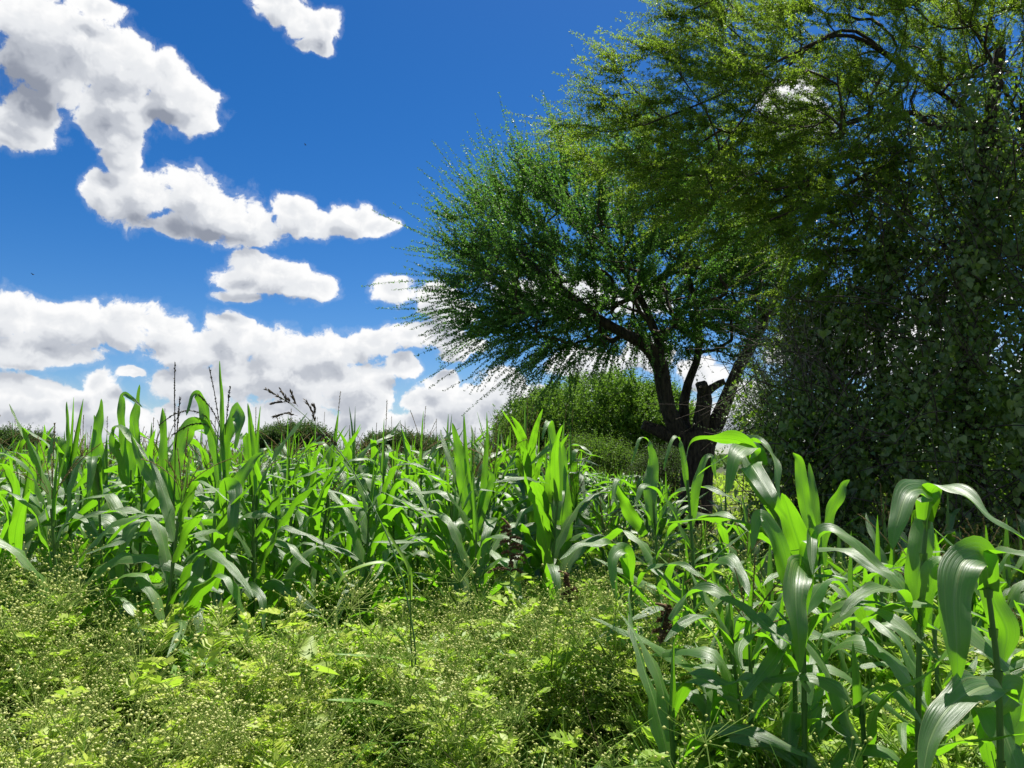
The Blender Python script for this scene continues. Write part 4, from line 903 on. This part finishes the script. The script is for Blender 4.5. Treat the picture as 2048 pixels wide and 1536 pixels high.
def field():
    rng = np.random.default_rng(77)
    # sowing rows run away from the camera, slightly slanted
    pts = []
    for row in np.arange(-40, 30, .62):
        for s in np.arange(3.5, 46, .27):
            x = row + s * .10 + rng.normal() * .09; y = s + rng.normal() * .10
            if rng.uniform() < .12: continue
            px = 1024 + x / y * F
            if not -60 < px < 2110: continue
            if px < 1150:
                edge = 3.9 + .5 * math.sin(px * .017) * math.sin(px * .041) if px < 560 else (4.9 + .4 * math.sin(px * .03) if px < 880 else 4.7)
                if y < edge or (y < 5.2 and rng.uniform() < .3): continue
            else:
                if y < 3.3 or (px > 1560 and y > 6.2) or (px > 1330 and y > 7.6): continue
                if px < 1180 and y < 6: continue
                if px > 1150 and 6.0 < y < 8.5 and rng.uniform() < .55: continue
                if y < 6 and rng.uniform() < .35: continue
                if y > 24: continue
            pts.append((y, x, px))
    pts.sort()
    protos = {}
    def variants(kind, n, **kw):
        L = []
        for i in range(n):
            r = make_maize(np.random.default_rng(hash((len(kind), i, 7)) % 99999 + i * 13 + len(kind) * 101), **{k: (v(i) if callable(v) else v) for k, v in kw.items()}); L.append(r)
        protos[kind] = [L, [False] * n]
    variants('tall', 9, h=lambda i: 1.58 + .08 * (i % 5), nl=lambda i: 8 + i % 3, L=.78, W=.045, tassel=lambda i: [0, 6, 9, 0, 1, 0, 11, 0, 7][i], spears=lambda i: 1 + i % 2, droop=lambda i: [1, .7, .9, .5, 1.0, .8, .55, .95, .65][i], dark=False)
    variants('short', 4, h=lambda i: 1.05 + .08 * i, nl=7, L=.62, W=.036, tassel=lambda i: 5 if i == 2 else 0, spears=1)
    n_ind = 236
    where = [(110, 'at the left edge of the field'), (330, 'behind the far-left pointed plants'), (520, 'behind the tallest plant at left'), (680, 'below the distant olive acacia'),
             (900, 'below the distant dark acacia'), (1150, 'near the centre lance-shaped blade')]
    def zone(y, px, v, kind):
        if px >= 1150:
            w = ('left of the big forked trunk' if px < 1330 else 'in front of the big forked trunk' if px < 1480 else 'behind the bright blade flung out left' if px < 1620 else 'behind the broad grey-green hanging blade' if px < 1780
                 else 'behind the wide striped folded blade' if px < 1920 else 'at the right edge under the thicket')
            d = 'close' if y < 4.4 else 'middling' if y < 6.2 else 'far low'
            return d + ' maize plant ' + w, d + ' maize ' + w
        w = next(t for m, t in where if px < m)
        d = 'in the front rows' if y < 7.2 else 'in the middle rows' if y < 9 else 'deep in the rows'
        t = ('tasselled' if v in (1, 2, 4, 6, 8) else 'tassel-less') + (' broad-tipped' if v % 2 == 0 else ' double-tipped')
        t = {0: 'tassel-less single-spiked', 1: 'tasselled two-spiked', 2: 'tasselled one-spiked', 3: 'tassel-less two-spiked', 4: 'thin-tasselled', 5: 'short two-spiked', 6: 'bushy-tasselled', 7: 'tall two-spiked', 8: 'tasselled broad-crowned'}[v]
        return t + ' maize plant ' + d + ' ' + w, t + ' maize ' + d + ' ' + w
    used = set()
    for i, (y, x, px) in enumerate(pts[:n_ind]):
        kind = 'short' if px > 1150 else 'tall'
        L, U = protos[kind]; v = int(rng.integers(len(L)))
        if not U[v]: o = L[v]; U[v] = True
        else: o = copy_tree(L[v])
        o.location = (x, y, 0); o.rotation_euler = (rng.normal() * .04, rng.normal() * .04, rng.uniform(0, 6.28)); s = rng.uniform(.86, 1.08); o.scale = (s, s, s)
        lb, gp = zone(y, px, v, kind); tag(o, lb, 'maize plant', gp)
    for i in range(38):
        px = 1290 + 760 * ((i * .618) % 1); y = 2.5 + 2.9 * ((i * .414 + .3) % 1); L, U = protos['short']; v = int(rng.integers(len(L)))
        if not U[v]: o = L[v]; U[v] = True
        else: o = copy_tree(L[v])
        q = at(px, HZ, y); o.location = (q[0], q[1], 0); o.rotation_euler = (rng.normal() * .08, rng.normal() * .08, rng.uniform(0, 6.28)); sc = rng.uniform(.75, 1.0); o.scale = (sc * 1.1, sc * 1.1, sc)
        w = ('in front of the big forked trunk' if px < 1500 else 'beside the broad grey-green hanging blade' if px < 1740 else 'between the two large plants at right' if px < 1930 else 'at the right edge of the picture')
        d = 'near low' if y < 4.2 else 'farther low'
        tag(o, d + ' maize plant ' + w, 'maize plant', d + ' maize ' + w)
    for L, U in protos.values():
        for o, u in zip(L, U):
            if not u:
                for c in list(o.children): bpy.data.objects.remove(c)
                bpy.data.objects.remove(o)
    # the rest of the crop: merged
    far = MB(); tmpl = []
    for i in range(7):
        st, fol, ta = make_maize(np.random.default_rng(900 + i), h=1.5 + .06 * (i % 4), nl=8, L=.75, W=.055, k=8, nu=2, near=False, merged=True, tassel=[3, 1, 0, 4, 1, 0, 2][i], spears=1)
        T = []
        for m, idx in ((st, 0), (fol, 1), (ta, 2)):
            if m is None: continue
            V = np.concatenate(m.V); Lf = np.concatenate(m.L); Fs = np.concatenate(m.F)
            T.append((V, Fs, Lf, idx))
        tmpl.append(T)
    rest = pts[n_ind:]
    R = np.array([(x, y, px) for y, x, px in rest]); ch = rng.integers(len(tmpl), size=len(R)); a = rng.uniform(0, 6.28, len(R)); sc = rng.uniform(.88, 1.1, len(R)) * np.where(R[:, 2] > 1150, .72, 1)
    for k, T in enumerate(tmpl):
        q = ch == k; n = q.sum()
        if not n: continue
        X = np.stack([np.cos(a[q]), np.sin(a[q]), 0 * a[q]], -1) * sc[q, None]; Yv = np.stack([-np.sin(a[q]), np.cos(a[q]), 0 * a[q]], -1) * sc[q, None]; Z = np.zeros((n, 3)); Z[:, 2] = sc[q]
        pos = np.stack([R[q, 0], R[q, 1], np.zeros(n)], -1)
        for V, Fs, Lf, idx in T: stamp(far, V, Fs, X, Yv, Z, pos, idx, None, Lf)
    tag(far.build('maize_crop', [M_stalk, M_corn, M_tassel]), 'far rows of the maize field running back to the trees', 'maize crop', kind='stuff')
    print('maize', len(pts))
field()

# ------------------------------------------------------------------ weeds and grass under and before the maize
def pinnate(mb, base, az, L, rng, up=.5, mat=0, w=.5):
    """a deeply cut weed leaf: axis with pairs of narrow lobes"""
    d = np.array([math.cos(az) * math.cos(up), math.sin(az) * math.cos(up), math.sin(up)]); side = np.array([-math.sin(az), math.cos(az), 0])
    m = 6; t = np.linspace(.18, .92, m); sag = np.array([0, 0, -1.]) * L * .35
    Q = base + d * (L * t)[:, None] + sag * (t ** 2)[:, None]
    ax = []; pos = []; ln_ = []
    for i in range(m):
        l = L * w * math.sin(math.pi * (.2 + .65 * t[i])) 
        for sg in (-1, 1): pos.append(Q[i]); ax.append(side * sg * .9 + d * .6); ln_.append(l)
    pos.append(Q[-1]); ax.append(d + sag); ln_.append(L * .3)
    pos = np.array(pos); ln_ = np.array(ln_)
    leaves(mb, pos, np.array(ax), ln_, ln_ * .34 + .002, rng, mat, None, normal=np.array([0, 0, 1.]) * 1.2, njit=.8)
    s = np.linspace(0, 1, 4)[:, None]; P = base + d * L * s + sag * s ** 2; tubes(mb, P, np.full(4, .0012), 3, 1)

def weed_template(seed, kind):
    rng = np.random.default_rng(seed); mb = MB(); tubes_ = []
    if kind == 'parth' or kind == 'leafy':
        H = rng.uniform(.42, .62) * (1 if kind == 'parth' else .8); nb = 6
        stems = [np.array([[0, 0, -.02], [rng.normal() * .02, rng.normal() * .02, H * .5], [rng.normal() * .04, rng.normal() * .04, H * .95]])]
        for b in range(nb):
            a = rng.uniform(0, 6.28); z0 = H * rng.uniform(.35, .75); l = rng.uniform(.14, .26)
            p0 = np.array([0, 0, z0]); stems.append(np.array([p0, p0 + [math.cos(a) * l * .5, math.sin(a) * l * .5, l * .55], p0 + [math.cos(a) * l * .8, math.sin(a) * l * .8, l * .95]]))
        tubes(mb, np.array(stems), np.tile([.0032, .0022, .0014], (len(stems), 1)), 3, 1)
        nlv = 20 if kind == 'parth' else 30
        for q in range(nlv):
            pinnate(mb, np.array([rng.normal() * .02, rng.normal() * .02, H * rng.uniform(.2, .98)]) + [rng.normal() * .05, rng.normal() * .05, 0], rng.uniform(0, 6.28), rng.uniform(.05, .10) * (1.3 if kind == 'leafy' else .9), rng, rng.uniform(.0, 1.3), 0)
        if kind == 'parth':
            for s_ in stems:
                n = 20; c = s_[-1] + rng.normal(size=(n, 3)) * (.045, .045, .022) + [0, 0, .015]
                q = rng.uniform(.0030, .0058, n)
                e3 = np.eye(3); stamp(mb, OCT_V, OCT_F, q[:, None] * e3[0], q[:, None] * e3[1], q[:, None] * e3[2], c, 2, rng.uniform(size=n))
                # pedicels
                P = np.stack([np.tile(s_[-1] - [0, 0, .03], (n, 1)), c], 1); tubes(mb, P, np.full((n, 2), .0006), 3, 1)
    elif kind == 'broad':
        H = rng.uniform(.3, .5); P = np.array([[0, 0, -.02], [.02, 0, H * .5], [.0, .02, H]]); tubes(mb, P, np.array([.004, .003, .002]), 4, 1)
        n = 14; z = H * rng.uniform(.2, 1, n); a = rng.uniform(0, 6.28, n); Q = np.stack([0 * z, 0 * z, z], -1); ax = np.stack([np.cos(a), np.sin(a), rng.uniform(-.1, .7, n)], -1)
        l = rng.uniform(.05, .085, n); Q2 = Q + nrm(ax) * .04
        tubes(mb, np.stack([Q, Q2], 1), np.full((n, 2), .0012), 3, 1)
        leaves(mb, Q2, ax, l, l * .7, rng, 0, None, HEART_V, HEART_F, HEART_L, normal=np.array([0, 0, 2.]), njit=.5)
    elif kind == 'grass':
        n = 16; a = rng.uniform(0, 6.28, n)
        for q in range(n):
            L = rng.uniform(.25, .6); th = rng.uniform(.05, .5); s = np.linspace(0, 1, 6); thh = th + s * rng.uniform(.4, 1.7)
            r = np.concatenate([[0], np.cumsum(np.sin(thh[:-1]) * L / 5)]); z = np.concatenate([[0], np.cumsum(np.cos(thh[:-1]) * L / 5)])
            P = np.stack([r * np.cos(a[q]), r * np.sin(a[q]), z], -1) + rng.normal(size=3) * (.03, .03, 0)
            S = np.tile([-np.sin(a[q]), np.cos(a[q]), .2], (6, 1)); ribbon(mb, P, S, (.0045 * (1 - s) ** .7 + .0005), .4, 0, None, 2, 3, rng.uniform(0, 1))
    # flatten the chunks by face size
    V = np.concatenate(mb.V); Lf = np.concatenate(mb.L); out = []
    for fs in (3, 4):
        sel = [(f, m) for f, m in zip(mb.F, mb.M) if f.shape[1] == fs]
        if sel: out.append((np.concatenate([f for f, m in sel]), np.concatenate([m for f, m in sel])))
    return V, Lf, out

def stamp_plants(mb, tmpl, pos, rng, smin=.8, smax=1.2, tint=None, mult=None):
    ch = rng.integers(len(tmpl), size=len(pos))
    for k, (V, Lf, groups) in enumerate(tmpl):
        q = ch == k; n = int(q.sum())
        if not n: continue
        a = rng.uniform(0, 6.28, n); s = rng.uniform(smin, smax, n) * (1 if mult is None else mult[q]); tl = rng.normal(size=(n, 2)) * .12
        X = np.stack([np.cos(a), np.sin(a), 0 * a], -1) * s[:, None]; Y = np.stack([-np.sin(a), np.cos(a), 0 * a], -1) * s[:, None]; Z = np.stack([tl[:, 0], tl[:, 1], np.ones(n)], -1) * s[:, None]
        ti = rng.uniform(size=n) if tint is None else tint[q]
        m = len(V); VV = pos[q][:, None] + V[None, :, 0:1] * X[:, None] + V[None, :, 1:2] * Y[:, None] + V[None, :, 2:3] * Z[:, None]
        lf = np.tile(Lf[None], (n, 1, 1)); lf[:, :, 2] = ti[:, None]
        base = mb.n
        first = True
        for Fg, Mg in groups:
            FF = (Fg[None] + (np.arange(n) * m)[:, None, None]).reshape(-1, Fg.shape[1]); MM = np.tile(Mg, n)
            if first: mb.add(VV.reshape(-1, 3), FF, MM, lf.reshape(-1, 3)); first = False
            else: mb.F.append(FF.astype(np.int32) + base); mb.M.append(MM.astype(np.int32)); 

def wedge(n, y0, y1, rng, power=1.0, xmin=-.78, xmax=.78):
    Y = np.sqrt(rng.uniform(y0 ** 2, y1 ** 2, n)); X = (Y + .6) * rng.uniform(xmin, xmax, n); return np.stack([X, Y, 0 * X], -1)

def hump(x, y): return np.sin(x * 1.9 + .6) * np.cos(y * 1.3 + x * .5) + .5 * np.sin(x * 4.1 + y * 3.2)

def weeds():
    rng = np.random.default_rng(91)
    par = [weed_template(300 + i, 'parth') for i in range(6)]; lea = [weed_template(320 + i, 'leafy') for i in range(4)]; bro = [weed_template(340 + i, 'broad') for i in range(4)]; gra = [weed_template(360 + i, 'grass') for i in range(5)]
    def place(P):
        px = 1024 + P[:, 0] / P[:, 1] * F; return px
    # feverfew-like weeds: dense flowers in patches of the foreground
    def grow(P):
        P[:, 2] = 0; x, y = P[:, 0], P[:, 1]
        lump = np.sin(x * 3.1 + 1.3 * np.sin(y * 2.2)) * np.sin(y * 3.7 + 1.1 * np.sin(x * 1.7)) + .5 * np.sin(x * 7.3 + y * 5.1)
        px_ = 1024 + x / y * F; low = 1 - .42 * ((px_ > 620) & (px_ < 880) & (y < 3.5)) - .22 * np.clip((y - 3.7) / .6, 0, 1) * (px_ < 1150)
        return low * (1 + .10 * np.clip((y - 2.8) / 1.6, 0, 1)) * (1 + .30 * lump) * rng.uniform(.8, 1.15, len(P))
    def patch(px, Y, P):   # how much of the ground at this spot is in flower
        return np.exp(-((px - 1150) / 330.) ** 2) * (P[:, 1] < 4.6) + np.exp(-((px - 80) / 260.) ** 2) * (P[:, 1] < 5.4) + .8 * np.exp(-((px - 650) / 260.) ** 2) * (P[:, 1] < 3.6) + .5 * np.exp(-((px - 1580) / 120.) ** 2) * (P[:, 1] < 3.4) + .12
    mb = MB(); P = wedge(3000, 1.7, 7.5, rng); px = place(P); h = hump(P[:, 0], P[:, 1]); f = patch(px, None, P)
    keep = rng.uniform(size=len(P)) < f * (.35 + .8 * (h > -.35)); P = P[keep]; h = h[keep]; px = px[keep]
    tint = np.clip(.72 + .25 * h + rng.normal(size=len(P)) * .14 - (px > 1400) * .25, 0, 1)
    stamp_plants(mb, par, P, rng, .75, 1.2, tint, grow(P))
    tag(mb.build('flowering_weed_cover', [M_weed, M_weed_stem, M_flower, M_grass]), 'knee-high weeds with tiny cream flower heads carpeting the foreground', 'weeds', kind='stuff')
    mb = MB(); P = wedge(2400, 1.7, 8.5, rng); h = hump(P[:, 0] + 3, P[:, 1] + 1); px = place(P); f = patch(px, None, P)
    keep = rng.uniform(size=len(P)) < 1.15 - .65 * f; P = P[keep]; h = h[keep]
    stamp_plants(mb, lea, P, rng, .7, 1.25, np.clip(.36 + .22 * h + rng.normal(size=len(P)) * .16, 0, 1), grow(P))
    P = wedge(700, 2.5, 9, rng); stamp_plants(mb, bro, P, rng, .6, 1.25, None, grow(P))
    P = wedge(420, 1.9, 3.6, rng, xmin=.14, xmax=.74); stamp_plants(mb, lea, P, rng, .9, 1.3, np.clip(.3 + rng.normal(size=len(P)) * .2, 0, 1), None)
    P = wedge(240, 3.0, 6.0, rng, xmin=-.78, xmax=-.52); stamp_plants(mb, par, P, rng, 1.15, 1.75, np.clip(.7 + rng.normal(size=len(P)) * .2, 0, 1), None)
    P = wedge(110, 3.4, 5.4, rng, xmin=-.1, xmax=.2); stamp_plants(mb, par, P, rng, 1.0, 1.4, np.clip(.6 + rng.normal(size=len(P)) * .2, 0, 1), None)
    P = wedge(360, 3.4, 7.5, rng); stamp_plants(mb, lea, P, rng, 1.15, 1.7, np.clip(.45 + rng.normal(size=len(P)) * .2, 0, 1), None)
    tag(mb.build('leafy_weed_cover', [M_weed, M_weed_stem, M_flower, M_grass]), 'green feathery-leaved weeds growing between and before the maize', 'weeds', kind='stuff')
    mb = MB(); P = wedge(2200, 1.6, 9, rng); stamp_plants(mb, gra, P, rng, .6, 1.45, None, grow(P))
    tag(mb.build('grass', [M_grass, M_grass, M_grass, M_grass]), 'tufts of green grass among the weeds', 'grass', kind='stuff')
    mb = MB(); n = 420; P = wedge(n, 1.9, 7, rng); L = rng.uniform(.35, .8, n); d = nrm(rng.normal(size=(n, 3)) * (.35, .35, 0) + [0, 0, 1]); s4 = np.linspace(0, 1, 5)
    Q = P[:, None] + d[:, None] * (L[:, None] * s4)[..., None] + (rng.normal(size=(n, 3)) * (.15, .15, .02))[:, None] * (s4 ** 2)[None, :, None]
    tubes(mb, Q, np.full((n, 5), .0022) * (1 - .5 * s4), 4)
    for q in (2, 3, 4):
        m = n // 2; a_ = Q[:m, q]; e_ = a_ + nrm(rng.normal(size=(m, 3)) * (1, 1, .3) + [0, 0, .9]) * rng.uniform(.06, .16, m)[:, None]; tubes(mb, np.stack([a_, e_], 1), np.tile([.0014, .0007], (m, 1)), 3)
    tag(mb.build('dead_weed_stalks', [M_drystalk]), 'thin brown dead weed stalks standing among the green ones', 'weeds', kind='stuff')
    # farther ground cover seen between plants and under the big tree
    mb = MB(); n = 60000; P = wedge(n, 7, 45, rng); dens = rng.uniform(size=n)
    P = P[dens < np.clip(14 / P[:, 1], .15, 1) ** .5]; n = len(P)
    z = (.06 + .42 * rng.uniform(size=n) * (1 + .4 * hump(P[:, 0] * .5, P[:, 1] * .5))).clip(.02, .7); P[:, 2] = z
    ln_ = rng.uniform(.05, .14, n) * (1 + P[:, 1] * .03)
    leaves(mb, P, rng.normal(size=(n, 3)) + [0, 0, .8], ln_, ln_ * .42, rng, 0, np.clip(.75 + .2 * hump(P[:, 0] * .4, P[:, 1] * .4) + rng.normal(size=n) * .15, 0, 1))
    tag(mb.build('meadow_cover', [M_weed]), 'sunlit green ground cover under the trees beyond the maize', 'ground cover', kind='stuff')
weeds()

# ------------------------------------------------------------------ single noticeable weeds
def grass_blade(root, pts, w, seed, tint=.6, face=(0, -.4, 1)):
    rng = np.random.default_rng(seed); P = line(pts, 16); T = nrm(np.gradient(P, axis=0)); S = nrm(np.cross(T, np.tile(nrm(np.array(face, dtype=float)), (16, 1)))); s = np.linspace(0, 1, 16)
    mb = MB(); ribbon(mb, P - np.array(root.location), S, wprof(s, w, .4, .4), .3, w * .1, rng, 4, 0, tint); mb.build('leaf', [M_grass], root)
def tall_grass():
    b = at(838, HZ, 3.3); b[2] = 0; r = empty('wild_grass', tuple(b)); tag(r, 'tall wild grass whose long stem arches left to dark seed sprays above the maize', 'grass plant')
    st = MB(); o = np.array(r.location)
    main = [(838, 1500, 3.3), (832, 1350, 3.3), (826, 1260, 3.32), (800, 1140, 3.4), (760, 1040, 3.5), (705, 940, 3.6), (672, 895, 3.65), (630, 850, 3.7), (590, 815, 3.72), (560, 793, 3.74)]
    P = line(main, 40); P[0][2] = -.02; tubes(st, P - o, np.linspace(.005, .0011, 40), 6)
    P2 = line([(838, 1500, 3.28), (828, 1400, 3.28), (822, 1280, 3.25), (820, 1150, 3.2)], 14); P2[0][2] = -.02; tubes(st, P2 - o, np.linspace(.0055, .003, 14), 6); st.build('stem', [M_stalk], r)
    grass_blade(r, [(822, 1200, 3.22), (818, 1140, 3.2), (790, 1090, 3.2), (766, 1050, 3.2)], .009, 1)
    grass_blade(r, [(800, 1170, 3.4), (780, 1130, 3.35), (735, 1130, 3.3), (690, 1150, 3.25), (668, 1190, 3.2)], .012, 2, .8)
    grass_blade(r, [(826, 1340, 3.3), (780, 1318, 3.2), (720, 1312, 3.1), (670, 1308, 3.05)], .011, 3, .4)
    grass_blade(r, [(815, 1425, 3.2), (760, 1408, 3.1), (700, 1402, 3.0), (655, 1400, 2.95)], .014, 4, .2)
    grass_blade(r, [(815, 1290, 3.3), (790, 1265, 3.3), (775, 1250, 3.3)], .008, 5)
    sd = MB(); rng = np.random.default_rng(3)
    for pts in ([(590, 812, 3.7), (560, 795, 3.7), (532, 778, 3.7)], [(585, 808, 3.7), (572, 796, 3.7), (560, 778, 3.7)], [(596, 813, 3.7), (588, 800, 3.7), (582, 785, 3.7)], [(596, 832, 3.7), (575, 827, 3.7), (550, 833, 3.7)],
                [(572, 806, 3.7), (558, 804, 3.7), (547, 806, 3.7)], [(632, 852, 3.7), (625, 825, 3.7), (612, 802, 3.7)], [(628, 835, 3.7), (630, 820, 3.7), (627, 812, 3.7)], [(676, 897, 3.66), (668, 885, 3.66), (652, 866, 3.66)], [(660, 890, 3.66), (645, 872, 3.68), (635, 868, 3.7)]):
        Q = line(pts, 8); tubes(sd, Q - o, np.full(8, .001), 3); n = 46; tt = rng.uniform(.15, 1, n) * 6.99; i = tt.astype(int); q = Q[i] + (Q[i + 1] - Q[i]) * (tt - i)[:, None]
        leaves(sd, q - o, nrm(nrm(Q[i + 1] - Q[i]) + rng.normal(size=(n, 3)) * .25), rng.uniform(.016, .028, n), np.full(n, .0075), rng, 0, rng.uniform(0, .5, n))
    sd.build('seed_head', [M_drygrass], r)
tall_grass()

def amaranth(label, px, py, Y, h, seed, lean=0):
    rng = np.random.default_rng(seed); b = at(px, HZ, Y); b[2] = 0; ztop = at(px, py, Y)[2]
    r = empty('amaranth_plant', tuple(b)); tag(r, label, 'weed plant'); st = MB()
    tubes(st, np.array([[0, 0, -.02], [.01, 0, ztop * .5], [lean * .5, 0, ztop * .9], [lean, 0, ztop]]), np.array([.006, .005, .004, .003]), 5); st.build('stem', [M_stalk], r)
    sd = MB(); n = 14
    for q in range(n):
        z = ztop - h * q / n * .95; a = rng.uniform(0, 6.28); l = h * rng.uniform(.16, .34) * (.5 + q / n); s = np.linspace(0, 1, 6); x0 = lean * (z / ztop) ** 3
        P = np.stack([x0 + np.cos(a) * l * s, np.sin(a) * l * s, z + l * (.5 * s - .6 * s ** 2)], -1); tubes(sd, P, (.005 * (1 - .5 * s)), 5)
        m = 150; tt = rng.uniform(0, 4.99, m); i = tt.astype(int); Q = P[i] + (P[i + 1] - P[i]) * (tt - i)[:, None]; leaves(sd, Q, rng.normal(size=(m, 3)), rng.uniform(.008, .020, m), np.full(m, .007), rng, 0)
    s = np.linspace(0, 1, 6); P = np.stack([lean - .05 * s, 0 * s, ztop + h * (.35 * s - .1 * s ** 2) - .02 * s], -1); tubes(sd, P, .009 * (1 - .5 * s), 5)
    sd.build('seed_head', [M_seed], r)
    lv = MB(); n = 12; z = ztop * rng.uniform(.3, .8, n); a = rng.uniform(0, 6.28, n); Q = np.stack([0 * z, 0 * z, z], -1); ax = np.stack([np.cos(a), np.sin(a), rng.uniform(-.2, .5, n)], -1); l = rng.uniform(.07, .12, n)
    tubes(lv, np.stack([Q, Q + nrm(ax) * .05], 1), np.full((n, 2), .0015), 3, 0)
    leaves(lv, Q + nrm(ax) * .05, ax, l, l * .65, rng, 0, rng.uniform(size=n), HEART_V, HEART_F, HEART_L, normal=np.array([0, 0, 2.]), njit=.5); lv.build('foliage', [M_weed], r)
amaranth('brown seeding amaranth with the largest knobbly head, beside the centre maize', 1020, 1055, 4.4, .30, 1)
amaranth('small reddish amaranth with curled tip, right of the largest brown seed head', 1140, 1150, 4.2, .16, 2, -.02)
amaranth('leaning reddish-brown amaranth head among the weeds below the big trunk', 1300, 1215, 3.2, .14, 3, .06)

def bird(label, px, py, Y, s):
    p = at(px, py, Y); mb = MB(); t = np.linspace(-1, 1, 9)
    P = np.stack([t * .16 * s, 0 * t, -.02 * t * s], -1); knobbly(mb, P, .05 * s * np.sqrt(np.clip(1 - t ** 2, .02, 1)), 8, np.random.default_rng(1), .02)
    W = np.array([[-.06, 0, .02], [.08, 0, .02], [.0, .38, .13], [-.08, .36, .12]]) * s
    for sg in (1, -1):
        v = W * [1, sg, 1]; v2 = v - [0, 0, .012 * s]; mb.add(np.vstack([v, v2]), np.array([[0, 1, 2, 3], [7, 6, 5, 4], [0, 4, 5, 1], [1, 5, 6, 2], [2, 6, 7, 3], [3, 7, 4, 0]]))
    o = mb.build('bird', [M_bark]); o.location = p; tag(o, label, 'bird')
bird('tiny dark bird high in the blue sky above the long cloud', 611, 290, 60, .55)
bird('tiny dark bird low in the blue sky at the far left', 66, 549, 70, .75)
